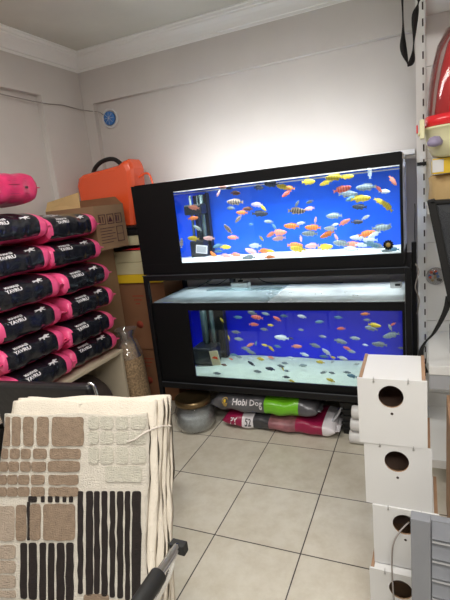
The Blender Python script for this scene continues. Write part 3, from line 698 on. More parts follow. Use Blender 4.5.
def bump_grid(x0, x1, y0, y1, zf, m, floor, nx=70, ny=24):
    V = []; F = []
    for i in range(nx+1):
        for j in range(ny+1):
            x = x0+(x1-x0)*i/nx; y = y0+(y1-y0)*j/ny; V.append((x, y, zf(x, y)))
    q = lambda i, j: i*(ny+1)+j
    for i in range(nx):
        for j in range(ny): F.append((q(i, j), q(i+1, j), q(i+1, j+1), q(i, j+1)))
    rim = [q(i, 0) for i in range(nx+1)]+[q(nx, j) for j in range(1, ny+1)]+[q(i, ny) for i in range(nx-1, -1, -1)]+[q(0, j) for j in range(ny-1, 0, -1)]
    k = len(V); V += [(V[a][0], V[a][1], floor) for a in rim]; r = len(rim)
    F += [(rim[i], rim[(i+1) % r], k+(i+1) % r, k+i) for i in range(r)]+[tuple(k+i for i in range(r))]
    return MB().add(V, F, m, True)
def tank(lab, x0, x1, y0, y1, z0, zt, z1, z2, film, sandm, sandf, gx0, level, edge='whitelam'):
    """z0 base, zt top of base trim, z1 underside of top trim, z2 top"""
    t = thing('aquarium', lab, 'aquarium', (0, 0, 0)); g = .006
    b = MB().box((x0, y0-.004, z0), (x1, y0+.012, zt), 'black').box((x0, y1-.012, z0), (x1, y1+.002, z0+.012), 'black').box((x0, y0+.012, z0), (x0+.01, y1-.012, zt), 'black').box((x1-.01, y0+.012, z0), (x1, y1-.012, zt), 'black')
    b.box((x0+.01, y0+.012, z0), (x1-.01, y1-.012, z0+.01), 'black'); b.build('base_trim', t)
    b = MB().box((x0, y0-.004, z1), (x1, y0+.012, z2), 'black').box((x0, y1-.012, z1+.035), (x1, y1+.002, z2), 'black').box((x0, y0+.012, z1+.03), (x0+.01, y1-.012, z2), 'black')
    b.build('top_trim', t); MB().box((x1-.01, y0+.0125, z1+.03), (x1, y1-.0125, z2), 'whitelam').build('side_trim', t)  # white colour puts the tank light onto the right side trim
    MB().box((x0, y0-.003, zt), (gx0, y0+.006, z1), 'black').build('side_panel', t)
    MB().box((x1-.014, y0-.003, zt), (x1, y0+.006, z1), 'black').build('corner_strip', t)
    MB().box((gx0, y0, zt), (x1-.014, y0+.006, z1), 'glass').build('front_glass', t)
    MB().box((x1-.005, y0+.007, zt), (x1, y1-.012, z1+.03), 'side').build('side_glass', t)
    MB().box((x0, y0+.007, zt), (x0+.005, y1-.012, z1+.03), film).build('side_glass', t)
    MB().box((x0+.005, y1-.01, z0+.0125), (x1-.005, y1-.004, level-.004), film).build('backing_film', t)
    MB().box((x0+.005, y1-.01, level-.004), (x1-.005, y1-.004, z1+.035), edge).build('backing_top_band', t)  # in the upper tank a white band paints the water surface reflection
    MB().box((x0+.006, y0+.008, level), (x1-.006, y1-.011, level+.002), 'water').build('water', t)
    s = bump_grid(x0+.011, x1-.011, y0+.013, y1-.013, sandf, sandm, z0+.011); o = s.build('gravel', t); o['kind'] = 'stuff'
    return t
up = tank('upper aquarium with bright blue back, white gravel and crowded fish', -.41, 1.192, .13, .63, 1.052, 1.118, 1.56, 1.62, 'blue', 'sandw',
          lambda x, y: 1.118-(y-.14)*.05+.004*math.sin(9*x+3)+.003*math.sin(23*x+11*y), -.115, 1.552)
MB().box((-.40, .55, 1.621), (1.245, .66, 1.650), 'whitelam').build('cover_strip', up, bevel=.003)
MB().box((-.40, .15, 1.621), (1.185, .545, 1.625), 'glass').build('cover_glass', up)
b = MB().tube([(1.117, .1265, 1.165), (1.117, .1285, 1.165)], .022, 'panel', 20)
b.tube([(1.117, .1258, 1.165), (1.117, .1266, 1.165)], .012, 'gold', 16)
for k in range(12):
    a = 2*PI*k/12; b.tube([(1.117+.022*math.cos(a), .1265, 1.165+.022*math.sin(a)), (1.117+.022*math.cos(a), .1285, 1.165+.022*math.sin(a))], .005, 'panel', 8)
b.build('round_sticker', up)
lo = tank('lower aquarium with deep blue back and pale gravel bed', -.378, 1.192, .13, .63, .302, .352, .81, .858, 'blued', 'sand',
          lambda x, y: .341-(y-.14)*.03+.004*math.sin(6*x)+.003*math.sin(17*x+9*y), -.115, .816, edge='blued')
MB().box((-.37, .14, .859), (.43, .615, .864), 'frost').build('cover_glass', lo); MB().box((.434, .14, .859), (1.186, .62, .864), 'mistw').build('cover_glass', lo)
MB().box((-.12, .44, .8645), (.42, .50, .872), 'frost').build('glass_strip', lo)
b = MB(); rr = random.Random(3)
for i in range(14):
    x = .35+rr.random()*.7; y = .17+rr.random()*.2; r = .003+.004*rr.random(); b.lathe([(r, 0), (r*.8, r*.4), (r*.2, r*.6)], (x, y, .864), 'whitelam', 8)
b.build('water_drops', lo)
for (tk, z, e, y, nm) in ((up, 1.600, P_UP, .36, 'upper'), (lo, .845, P_LO, .30, 'lower')):
    MB().tube([(-.3, y+.16, z), (1.1, y+.16, z)], .007, 'lamp', 10).build('lamp_tube', tk)
    area('aquarium_light', (.40, y, z-.012), 1.53, .24, e, (.93, .97, 1), spread=R(170))
area('aquarium_light', (.38, .20, 1.640), 1.4, .06, P_SPILL, (.95, .97, 1), rot=(R(96), 0, 0), spread=R(110))
area('aquarium_light', (.42, .42, .828), 1.5, .3, P_SPILL*P_MID, (.95, .97, 1), rot=(PI, 0, 0))

# things inside the tanks
t = thing('filter', 'dark filter with pipes standing in the left of the upper aquarium', 'filter', (-.14, .50, 1.10))
MB().box((-.075, -.05, 0), (.03, .05, .12), 'filt').build('filter_base', t, bevel=.01)
MB().box((-.065, .062, 0), (.034, .068, .43), 'filt').build('back_plate', t)
MB().box((-.09, -.05, .30), (.045, .045, .37), 'filt').build('pump_head', t, bevel=.012)
for x, y, r in ((-.055, 0, .010), (.02, .02, .016), (-.02, .04, .008)): MB().tube([(x, y, .1), (x, y, .43)], r, 'filtg', 12).build('pipe', t)
MB().box((.035, .06, 0), (.045, .10, .44), 'filt').build('corner_post', t)
t = thing('filter', 'dark filter with grey pipes standing in the left of the lower aquarium', 'filter', (-.16, .44, .345))
MB().box((-.10, -.09, -.012), (.07, .08, .12), 'filt').build('filter_base', t, bevel=.02)
MB().box((-.07, .10, -.012), (.083, .106, .44), 'filt').build('back_plate', t)
for x, y, r in ((-.055, .06, .012), (-.02, .03, .02), (.03, .05, .016)): MB().tube([(x, y, .1), (x, y, .42)], r, 'filtg', 12).build('pipe', t)
MB().box((.085, .10, -.012), (.10, .15, .43), 'filt').build('corner_post', t)
t = thing('thermometer_label', 'small white framed label inside the upper aquarium by the filter', 'label', (-.10, .40, 1.165))
T = Matrix.Rotation(R(8), 4, 'Y')
MB().box((-.042, -.003, -.026), (.042, .003, .030), 'whitelam', T).build('frame', t); MB().box((-.034, -.0045, -.019), (.034, -.003, .023), 'greyl', T).build('face', t)
t = thing('square_card', 'yellowish square card with orange mark inside the lower aquarium', 'label', (-.005, .22, .455))
T = Matrix.Rotation(R(-20), 4, 'Z') @ Matrix.Rotation(R(-12), 4, 'Y')
b = MB().box((-.040, -.003, -.052), (.040, .003, .047), 'ivory', T); b.build('card', t)
MB().prism([T @ Vector(p) for p in ((-.03, -.0045, .0), (.03, -.0045, -.012), (.028, -.0045, .004), (0, -.0045, .012))], (0, .0012, 0), 'orange').build('orange_mark', t)

# ------------------------------------------------------------------ fish
FC = dict(ye=((.78, .60, .05), (.42, .34, .04), 'yellow'), or_=((.82, .18, .03), (.60, .38, .12), 'orange'), sa=((.78, .24, .15), (.62, .36, .30), 'salmon pink'),
          pp=((.78, .46, .44), (.6, .42, .48), 'pale pink'), wh=((.66, .72, .76), (.42, .55, .62), 'white'), pg=((.34, .42, .42), (.12, .18, .24), 'pale grey'),
          gy=((.16, .21, .25), (.30, .35, .36), 'grey'), st=((.10, .09, .10), (.50, .40, .30), 'dark striped'), bk=((.025, .03, .05), (.06, .08, .12), 'black'),
          br=((.13, .05, .04), (.3, .12, .08), 'brown'), rd=((.75, .09, .05), (.8, .45, .4), 'red'), tl=((.07, .20, .32), (.18, .34, .40), 'blue grey'), li=((.45, .40, .65), (.6, .5, .7), 'lilac'))
M['eye'] = mat('fish_eye', (.01, .01, .01), .2)
fish_me = {}
def fish_mesh(key):
    if key in fish_me: return fish_me[key]
    c1, c2, _ = FC[key]
    if key != 'st': c2 = tuple(.52*a+.48*b_ for a, b_ in zip(c1, c2))
    m = mat('fish_'+FC[key][2].replace(' ', '_'), c1, .4); nt = m.node_tree; N = nt.nodes; Lk = nt.links
    tc = N.new('ShaderNodeTexCoord'); wv = N.new('ShaderNodeTexWave'); wv.bands_direction = 'X'; wv.inputs['Scale'].default_value = 2.2; wv.inputs['Distortion'].default_value = 3
    Lk.new(tc.outputs['Object'], wv.inputs['Vector']); cr = N.new('ShaderNodeValToRGB')
    cr.color_ramp.elements[0].position = .25; cr.color_ramp.elements[0].color = (*c2, 1); cr.color_ramp.elements[1].position = .5; cr.color_ramp.elements[1].color = (*c1, 1)
    Lk.new(wv.outputs['Fac'], cr.inputs[0]); Lk.new(cr.outputs[0], N['Principled BSDF'].inputs['Base Color'])
    M['f1'+key] = m; M['f2'+key] = mat('fin_'+FC[key][2].replace(' ', '_'), c2, .5)
    b = MB(); n = 12; rows = [(.50, .006, .004), (.47, .05, .03), (.40, .095, .05), (.28, .135, .068), (.12, .155, .07), (-.05, .14, .058), (-.20, .10, .04), (-.32, .055, .022), (-.38, .045, .014)]
    V = []; F = []
    for x, hz, wy in rows:
        for j in range(n): a = 2*PI*j/n; V.append((x, wy*math.cos(a), hz*math.sin(a)+(.01 if x > .4 else 0)))
    for i in range(len(rows)-1):
        for j in range(n): F.append((i*n+j, i*n+(j+1) % n, (i+1)*n+(j+1) % n, (i+1)*n+j))
    F += [tuple(range(n)), tuple(range((len(rows)-1)*n, len(rows)*n))[::-1]]
    b.add(V, F, 'f1'+key, True)
    for P in ([(-.36, .04), (-.50, .11), (-.47, 0), (-.50, -.11), (-.36, -.04)], [(.22, .135), (.05, .21), (-.25, .175), (-.33, .11), (-.28, .06), (0, .14)], [(-.02, -.13), (-.18, -.19), (-.28, -.12), (-.20, -.09)], [(.2, -.12), (.10, -.21), (.08, -.13)]):
        b.prism([(x, -.005, z) for x, z in P], (0, .010, 0), 'f2'+key)
    b.prism([(.20, -.066, -.01), (.05, -.10, -.06), (.08, -.085, .0)], (0, .008, 0), 'f2'+key)
    b.prism([(.20, .066, -.01), (.05, .10, -.06), (.08, .085, .0)], (0, -.008, 0), 'f2'+key)
    for s in (-1, 1): b.lathe([(.014, -.01), (.016, 0), (.010, .01)], (.41, s*.046, .03), 'eye', 8)
    o = b.build('cichlid'); fish_me[key] = o.data
    return o
rows = []
for ln in FISH.strip().splitlines():
    a = ln.split(); k = a[5] if a[5] != 'or' else 'or_'
    rows.append([*map(float, a[:5]), k, a[6]])
camx = (1.286, -2.358)
def azim(r): return math.atan2(r[0]-camx[0], r[1]-camx[1])
ORD = ['first', 'second', 'third', 'fourth', 'fifth', 'sixth', 'seventh', 'eighth', 'ninth', 'tenth', 'eleventh', 'twelfth', 'thirteenth', 'fourteenth', 'fifteenth', 'sixteenth', 'seventeenth', 'eighteenth', 'nineteenth', 'twentieth']
def made(o_or_me):
    return o_or_me
for tk, tname in (('U', 'upper'), ('L', 'lower')):
    for key in FC:
        sel = sorted([r for r in rows if r[6] == tk and r[5] == key], key=azim)
        for i, (x, y, z, ln, ang, k, _) in enumerate(sel):
            word = FC[key][2]; zr = (z-1.118)/.43 if tk == 'U' else (z-.36)/.44
            zone = 'near the surface' if zr > .72 else 'low over the gravel' if zr < .25 else 'in mid water'
            f = fish_mesh(key)
            if isinstance(f, bpy.types.Mesh): o = bpy.data.objects.new('cichlid', f); C.objects.link(o)
            else: o = f
            if len(sel) == 1: lab = 'the only %s fish of the %s aquarium, %s' % (word, tname, zone)
            else: lab = '%s fish %s, %s aquarium, %s %s one from left' % (word, zone, tname, ORD[i], word)
            tag(o, lab, 'fish', 'cichlids in the %s aquarium' % tname)
            rr = random.Random(int(x*1000)+int(z*1000)); flip = rr.random() < .5
            o.location = (x, y, z); s = max(.035, min(ln, .11)); o.scale = (s*1.1, s*1.02, s*1.12)
            yaw = rr.uniform(-18, 18); a = -R(ang)
            Rm = Matrix.Rotation(R(yaw), 4, 'Z') @ Matrix.Rotation(a, 4, 'Y') @ (Matrix.Rotation(PI, 4, 'Z') if flip else Matrix())
            o.rotation_euler = Rm.to_euler()

# ------------------------------------------------------------------ between and under the tanks
t = thing('power_adapter', 'white power adapter block lying on the lower aquarium cover glass', 'adapter', (.11, .50, .873), R(-6))
MB().box((-.055, -.03, 0), (.075, .03, .042), 'cornice').build('adapter_body', t, bevel=.008, seg=3)
MB().box((-.065, -.022, .035), (-.03, .01, .075), 'rubber').build('plug', t, bevel=.004); MB().box((.0, -.022, .035), (.028, .01, .055), 'rubber').build('plug', t, bevel=.004)
tag(MB().tube(smooth_path([(.065, .49, .955), (.04, .52, 1.0), (-.05, .58, .99), (-.12, .56, .93), (-.22, .50, .885), (-.30, .50, .872)]), .0035, 'cable', 6).build('cable'), 'black cable looping left from the white power adapter', 'cable')
tag(MB().tube(smooth_path([(.12, .50, .932), (.16, .55, .96), (.20, .58, .94), (.28, .60, .885), (.5, .605, .872), (.8, .60, .872)]), .003, 'cable', 6).build('cable'), 'black cable running right along the back of the cover glass', 'cable')
tag(MB().tube(smooth_path([(-.02, .60, 1.0), (-.10, .58, .95), (-.18, .57, .90), (-.10, .60, .88), (.02, .59, .95), (.06, .595, 1.0)]), .0028, 'cable', 6).build('cable'), 'black cable crossing behind the white power adapter', 'cable')
t = thing('air_pump', 'small white air pump at the right end of the lower cover glass', 'pump', (1.135, .45, .864))
MB().box((-.035, -.03, 0), (.03, .03, .045), 'whitelam').build('pump_body', t, bevel=.008); MB().box((-.006, -.0315, .018), (.022, -.03, .03), 'rubber').build('pump_slot', t)

# glass jar in a clear bag
t = thing('storage_jar', 'big glass jar with bronze lid in a clear bag under the stand', 'jar', (-.145, .10, 0))
MB().lathe([(.09, 0), (.125, .012), (.138, .06), (.136, .12), (.118, .165), (.105, .185)], (0, 0, 0), 'jar', 32).build('glass_body', t)
MB().lathe([(.085, .006), (.12, .016), (.130, .06), (.126, .10), (.02, .118)], (0, 0, 0), 'gravel', 28).build('contents', t)
MB().lathe([(.112, .180), (.124, .184), (.124, .215), (.110, .222), (.104, .214), (.02, .212)], (0, 0, 0), 'bronze', 32).build('lid', t)
MB().box((-.03, -.02, .10), (.05, .02, .13), 'bluep').build('blue_scoop', t, loc=(-.075, -.085, -.03), rot=(0, R(35), 0))

def product_bag(name, lab, L, D, Hh, loc, rz, pick, seed, e=2.8):
    S = bag_surface(L, D, Hh, e=e, seed=seed, bulge=1.6); t = thing(name, lab, 'bag', loc, rz)
    bag_body(S, pick, nu=48).build('sack', t)
    return t, S
t, S = product_bag('dog_food_bag', 'maroon printed dog food bag lying on the tiles under the grey and green one', .74, .30, .105, (.42, .26, 0), R(-90),
    lambda u, q: 'maroon' if (u < -.62 or .35 < u < .68) else 'print' if u < -.42 or u > .80 else 'charcoal' if u < -.14 else 'photo' if u < .35 else 'maroon', 51)
L = .74
p = MB(); wrap(p, *text_mesh('PY', .045, .001), S, L, -.78, R(8), .05, 'print'); p.build('lettering', t.children[0]); p = MB(); wrap(p, *text_mesh('52', .045, .001), S, L, -.51, R(5), .05, 'charcoal'); p.build('lettering', t.children[0])
MB().strip(smooth_path([(.05, .26, .06), (.03, .33, .075), (.02, .37, .12), (.0, .40, .17)], 4), (.10, 0, 0), .012, 'greyl').build('twisted_end', t)
bag_seal(.74, .28, .105, 1, 'print', ext=.02, seed=5).build('seal', t)
t, S = product_bag('dog_food_bag', 'grey dog food bag with green panel lettered Hobi Dog on the maroon bag', .70, .30, .125, (.335, .26, .108), R(-90+.8),
    lambda u, q: 'green' if .06 < u < .68 else 'hobi', 52)
L = .72
p = MB(); wrap(p, *text_mesh('Hobi Dog', .052, .0008), S, L, -.28, R(20), .066, 'print', off=.0065); p.build('lettering', t.children[0])
p = MB(); wrap(p, [(.024*math.cos(i*PI/6), .027*math.sin(i*PI/6)) for i in range(12)], [tuple(range(12))], S, L, -.72, R(20), .066, 'gold', off=.003)
wrap(p, [(.010*math.cos(i*PI/3), .012*math.sin(i*PI/3)) for i in range(6)], [tuple(range(6))], S, L, -.72, R(22), .066, 'yellow', off=.0045); p.build('emblem', t)
bag_seal(.70, .28, .125, 1, 'hobi', ext=.02, seed=7).build('seal', t); bag_seal(.70, .28, .125, -1, 'hobi', ext=.02, seed=9).build('seal', t)

t = thing('black_crate', 'black plastic crate standing under the right end of the stand', 'crate', (.985, .34, 0))
b = MB().box((-.16, -.13, 0), (.16, .13, .01), 'rubber')
for x in (-.16, .15): b.box((x, -.13, .01), (x+.01, .13, .21), 'rubber')
for y in (-.13, .12): b.box((-.15, y, .01), (.15, y+.01, .21), 'rubber')
for i in range(5): b.box((-.17, -.14, .03+i*.04), (.17, -.131, .045+i*.04), 'rubber')
b.build('crate_body', t); MB().box((-.175, -.145, .195), (.175, -.125, .215), 'rubber').build('rim', t, bevel=.003)
for i, z in enumerate((.040, .121, .200)):
    t = thing('white_bottle', ('lowest', 'middle', 'uppermost')[i]+' of three white plastic bottles lying stacked behind the bird boxes', 'bottle', (.872+.01*i, .12, z), group='white bottles under the stand')
    T = Matrix.Rotation(R(90), 4, 'Y')
    MB().lathe([(.02, 0), (.036, .003), (.0395, .012), (.0395, .15), (.03, .17), (.016, .18)], (0, 0, 0), 'whitelam', 24, T=T).build('bottle_body', t)
    MB().lathe([(.017, .18), (.019, .182), (.019, .205), (.01, .207)], (0, 0, 0), 'greyl', 16, T=T).build('cap', t)

# ------------------------------------------------------------------ bird nest boxes
def nest(lab, x, y, z, rz, w=.2, h=.222, d=.20):
    t = thing('nest_box', lab, 'nest box', (x, y, z), rz, 'white fronted nest boxes in the stack')
    cx, cz, r = w*.49, h*.745, .0365; n = 40; th = .006
    b = MB(); V = []
    def sq(a):
        c, s = math.cos(a), math.sin(a)
        k = min([(w-cx)/c if c > 1e-6 else 9, -cx/c if c < -1e-6 else 9, (h-cz)/s if s > 1e-6 else 9, -cz/s if s < -1e-6 else 9]); return cx+c*k, cz+s*k
    A = sorted([2*PI*j/n for j in range(n)]+[math.atan2(b_-cz, a_-cx) % (2*PI) for a_, b_ in ((0, 0), (w, 0), (w, h), (0, h))]); n = len(A)
    for yy in (0, -th):
        for a in A: V.append((cx+r*math.cos(a), yy, cz+r*math.sin(a)))
        for a in A: p = sq(a); V.append((p[0], yy, p[1]))
    F = []
    for j in range(n):
        k = (j+1) % n; F += [(2*n+j, 2*n+k, 3*n+k, 3*n+j), (j, n+j, n+k, k), (n+j, 3*n+j, 3*n+k, n+k)]
    b.add(V, F, 'whitelam')
    b.add(V, [(j, (j+1) % n, 2*n+(j+1) % n, 2*n+j) for j in range(n)], 'ply')
    fp = b.build('front_panel', t)
    MB().tube([(w*.5, -th-.0006, h*.49), (w*.5, -th+.0002, h*.49)], .0042, 'dark', 14).build('perch_hole', fp)
    MB().box((.004, .0005, 0), (.014, d, h-.001), 'ply').build('side_panel', t); MB().box((w-.014, .0005, 0), (w-.004, d, h-.001), 'ply').build('side_panel', t)
    MB().box((.0145, .0005, .001), (w-.0145, d, .008), 'ply').box((.0145, d-.008, .008), (w-.0145, d, h-.012), 'hole').build('back_panel', t)
    MB().box((.0145, .002, h-.008), (w-.0145, d-.001, h-.003), 'whitelam').build('lid', t)
    for u in (.245, .74):
        b = MB().tube(smooth_path([(w*u, -th-.0015, h-.010), (w*u, -th-.003, h-.002), (w*u, -th-.002, h+.004), (w*u, .004, h+.002)], 4), .0015, 'zinc', 8)
        b.tube([(w*u, -th-.0005, h-.008), (w*u, -th-.003, h-.008)], .003, 'zinc', 10); b.build('hook', fp)
    return t
nest('topmost white nest box with its white lid showing', 1.092, -1.0, .6825, R(1), h=.2215, d=.215)
nest('second white nest box from the top of the stack', 1.104, -.995, .459, R(0), h=.2225)
nest('white nest box third from the top with a grey wire in its hole', 1.124, -1.0, .2345, R(0), h=.2235)
nest('lowest white nest box at the foot of the stack', 1.110, -1.03, 0, R(-1.5), h=.2335)
tag(MB().tube(smooth_path([(1.235, -.995, .405), (1.222, -1.012, .400), (1.205, -1.03, .385), (1.188, -1.045, .35), (1.183, -1.05, .28), (1.185, -1.06, .20), (1.19, -1.075, .12), (1.20, -1.09, .04), (1.22, -1.10, .006)]), .0028, 'cableg', 7).build('wire'),
    'thin grey wire hanging out of the third nest box hole', 'wire')

# grey louvred metal panel
t = thing('grey_louvred_panel', 'grey metal louvred panel standing in front of the nest boxes', 'panel', (1.247, -1.22, 0), R(-2))
MB().box((0, 0, 0), (.05, .035, .597), 'grey').build('upright', t, bevel=.002)
b = MB().box((.0505, .012, 0), (.40, .035, .595), 'grey').build('backplate', t)
for i in range(9):
    z = .54-i*.062
    MB().prism([(.053, .012, z+.052), (.053, -.004, z+.01), (.053, .012, z)], (.325, 0, 0), 'grey').build('slat', t)
    MB().box((.053, .0, z-.006), (.398, .0115, z-.0005), 'greyl').build('slat_highlight', t)  # lighter band paints the highlight on each slat

# ------------------------------------------------------------------ shop shelving on the right
t = thing('shop_shelving', 'white metal shop shelving with slotted upright at the right', 'shelving', (0, 0, 0))
YP = .38
b = MB().box((1.255, YP-.004, 0), (1.283, YP+.05, 2.62), 'white').build('upright', t)
up_ = MB().box((1.283, YP-.012, 0), (1.300, YP+.04, 2.62), 'white').build('upright', t)
for i in range(33): MB().box((1.286, YP-.0135, .12+i*.075), (1.293, YP-.012, .155+i*.075), 'dark').build('slot', up_)
for i, (a, c) in enumerate(((.0, .236), (.238, .682), (.684, 1.13), (1.132, 1.58), (1.582, 2.03), (2.032, 2.62))): MB().box((1.301, YP, a+.001), (2.2, YP+.02, c), 'white').build('back_panel', t)
def shelf(z, front, x0=1.303, nm='shelf'):
    MB().box((x0, front, z-.006), (2.18, YP-.002, z), 'white').box((x0, front, z-.045), (2.18, front+.006, z-.006), 'white').build('shelf', t, bevel=.002)
    MB().prism([(x0-.002, YP-.01, z-.006), (x0-.002, front+.05, z-.006), (x0-.002, YP-.01, z-.09)], (-.003, 0, 0), 'white').build('bracket', t)
shelf(.62, -.16); shelf(1.36, .0); shelf(2.27, -.05); shelf(.15, -.20)
MB().box((1.306, -.155, .50), (2.18, -.148, .574), 'greyl').build('price_rail', t)
tag(MB().box((1.256, YP-.022, 1.548), (1.302, YP-.014, 1.566), 'rubber').box((1.284, YP-.0139, 1.552), (1.296, YP-.0125, 1.562), 'rubber').build('shelf_hook'), 'short black bar hooked into the slotted upright beside the upper aquarium', 'hook')
tag(MB().strip(smooth_path([(1.20, .10, 2.64), (1.203, .10, 2.40), (1.207, .10, 2.18), (1.206, .10, 2.08), (1.222, .10, 2.015), (1.232, .10, 1.995), (1.245, .10, 2.03), (1.252, .10, 2.10), (1.258, .10, 2.2), (1.270, .10, 2.24), (1.275, .10, 2.262)]), [(.014+.012*math.sin(i*.32), .024, .006) for i in range(81)], .004, 'strap').build('webbing_loop'),
    'black webbing strap hanging in a loop near the top of the shelving', 'strap')
# hamster cage
t = thing('pet_cage', 'red and ivory plastic pet cage on the yellow carton at upper right', 'cage', (1.488, .02, 1.565))
def sup(b, rows, n, m, cx=0, cy=0):
    V = []; F = []
    for hx, hy, z in rows:
        for j in range(n):
            a = 2*PI*j/n; c, s = math.cos(a), math.sin(a); V.append((cx+hx*math.copysign(abs(c)**.6, c), cy+hy*math.copysign(abs(s)**.6, s), z))
    for i in range(len(rows)-1):
        for j in range(n): F.append((i*n+j, i*n+(j+1) % n, (i+1)*n+(j+1) % n, (i+1)*n+j))
    F += [tuple(range(n))[::-1], tuple(range((len(rows)-1)*n, len(rows)*n))]
    return b.add(V, F, m, True)
sup(MB(), [(.13, .10, 0), (.165, .125, .01), (.190, .15, .07), (.197, .158, .12), (.203, .163, .122), (.203, .163, .13)], 36, 'ivory').build('tray', t)
sup(MB(), [(.196, .157, .131), (.194, .155, .16), (.180, .142, .30), (.165, .13, .38), (.145, .115, .46), (.11, .09, .52), (.05, .04, .55)], 36, 'redclear').build('clear_cover', t)
b = MB(); sup(b, [(.199, .160, .132), (.197, .158, .175)], 36, 'red'); b.build('rim', t)
sup(MB(), [(.168, .163, .176), (.154, .150, .30), (.139, .138, .38), (.118, .122, .46), (.085, .097, .525), (.04, .047, .557)], 36, 'red', cx=.012).build('red_cover', t)
b = MB().box((-.215, -.13, .085), (-.195, -.09, .165), 'ivory').box((-.222, -.135, .10), (-.215, -.085, .115), 'ivory'); b.build('clip', t, bevel=.004)
MB().box((-.228, -.13, .11), (-.222, -.09, .145), 'red').build('clip_button', t, bevel=.003)
MB().lathe([(.005, 0), (.028, .006), (.032, .02), (.02, .04), (.004, .044)], (-.155, -.135, .045), 'lilac', 20).build('lilac_cup', t)
carton('yellow_carton', 'flat yellow carton under the red pet cage', (1.325, -.04, 1.495), (1.72, .30, 1.563), 'yellow', tape=False, marks=lambda t, w, d, h: MB().box((-w-.0012, -d-.0012, .008), (-w+.045, -d, h-.006), 'whitelam').build('white_label', t))
b = MB(); sup(b, [(.20, .155, 0), (.207, .16, .02), (.202, .158, .08), (.206, .16, .12), (.19, .15, .131)], 28, 'kraft')
o = tag(b.build('kraft_packet', loc=(1.515, .15, 1.361)), 'crumpled brown kraft paper packet on the shelf below the yellow carton', 'packet')
# black framed pet carrier bag with clear window and strap
t = thing('pet_bag', 'black soft pet bag with a smoky clear window in front of the shelving', 'bag', (0, 0, 0))
P = [Vector(p) for p in ((1.300, -.17, 1.385), (1.385, -.17, .93), (1.72, -.17, .93), (1.72, -.17, 1.372))]
b = MB(); w = .032
def bar(b, p, q, w, dpt=.10, m='strap'):
    d = (q-p).normalized(); s = Vector((-d.z, 0, d.x))*-w; b.prism([p, q, q-s, p-s] if False else [p, q, q+Vector((-d.z, 0, d.x))*w, p+Vector((-d.z, 0, d.x))*w], (0, dpt, 0), m)
bar(b, P[0], P[1], .034); b.build('frame_side', t, bevel=.006)
b = MB(); bar(b, P[1]+Vector((.01, 0, 0)), P[2], .03); b.build('frame_bottom', t, bevel=.006)
b = MB(); bar(b, P[3], P[0]+Vector((.01, 0, 0)), .016); b.build('frame_top', t, bevel=.005)
MB().box((1.69, -.17, .95), (1.72, -.07, 1.36), 'strap').build('frame_side', t, bevel=.006)
MB().prism([(1.335, -.160, 1.365), (1.412, -.160, .962), (1.69, -.160, .962), (1.69, -.160, 1.358)], (0, .003, 0), 'window').build('window', t)
MB().prism([(1.335, -.075, 1.365), (1.412, -.075, .962), (1.69, -.075, .962), (1.69, -.075, 1.358)], (0, .004, 0), 'strap').build('back_cloth', t)
MB().strip(smooth_path([(1.392, -.12, .95), (1.375, -.13, .88), (1.33, -.13, .78), (1.285, -.13, .72), (1.270, -.125, .67), (1.272, -.12, .61), (1.285, -.12, .565)]), [(.012+.022*min(1, abs(i-22)/24), .020, 0) for i in range(49)], .004, 'strap').build('shoulder_strap', t)
t = thing('round_treat_pack', 'round clear pack with orange and blue print hanging on the white back panel', 'pack', (1.345, YP-.012, .945))
T = Matrix.Rotation(R(90), 4, 'X')
MB().lathe([(.048, -.008), (.050, 0), (.045, .006), (.01, .008)], (0, 0, 0), 'plastic', 24, T=T).build('clear_disc', t)
b = MB(); rr = random.Random(9)
for i in range(12):
    x, z = rr.uniform(-.03, .03), rr.uniform(-.028, .03); b.lathe([(.008, -.001), (.009, .001), (.004, .003)], (x, .002-.0005*i, z), ('kraft', 'orange', 'bluep', 'dark')[i % 4], 8, T=T)
b.build('treats', t)
t = thing('clear_jar', 'clear plastic jar standing on the lower white shelf', 'jar', (1.475, .02, .621))
MB().lathe([(.07, 0), (.078, .006), (.078, .15), (.066, .175), (.066, .19)], (0, 0, 0), 'jar', 28).build('jar_body', t); MB().lathe([(.069, .19), (.072, .192), (.072, .215), (.06, .22)], (0, 0, 0), 'whitelam', 28).build('lid', t)
tag(MB().tube(smooth_path([(1.238, .60, 1.34), (1.24, .60, 1.30), (1.238, .60, 1.24), (1.236, .60, 1.15), (1.242, .60, .95), (1.236, .62, .75), (1.24, .62, .5), (1.24, .64, .3)]), .002, 'cable', 6).build('cable'), 'black cable hanging down the wall between aquarium and shelving', 'cable')
tag(MB().tube(smooth_path([(1.246, .14, 1.06), (1.262, .13, 1.02), (1.252, .13, .98), (1.244, .14, .93), (1.262, .16, .86), (1.25, .18, .78)]), .003, 'cableg', 6).build('cable'), 'pale cable hooked round the right post of the stand', 'cable')
# plywood crate at the right edge
t = thing('plywood_crate', 'plywood crate standing beside the nest boxes under the shelving', 'crate', (1.372, -.62, 0))
MB().box((0, 0, 0), (.012, .30, .55), 'ply').build('side_board', t); MB().box((.0125, 0, .0), (.30, .01, .30), 'ply').build('front_board', t)
MB().box((.0125, .29, 0), (.30, .30, .60), 'ply').build('back_board', t); MB().box((.301, 0, 0), (.313, .30, .62), 'ply').build('side_board', t); MB().box((.0125, .012, 0), (.30, .288, .01), 'ply').build('bottom_board', t)

# ------------------------------------------------------------------ chairs and textiles
def chair_legs(t, w, d, h):
    for s in (-1, 1):
        MB().tube(smooth_path([(s*w, -d, 0), (s*w, -d, h-.05), (s*w, -d+.05, h-.005)], 5), .011, 'steel', 10).build('leg', t)
        MB().tube(smooth_path([(s*w, d, 0), (s*w, d-.02, h-.05), (s*w, d-.07, h-.005)], 5), .011, 'steel', 10).build('leg', t)
        for y in (-d, d): MB().lathe([(.012, 0), (.015, .001), (.014, .02), (.011, .024)], (s*w, y, -.001), 'rubber', 12).build('foot_cap', [c for c in t.children if c.name.startswith('leg')][-1])
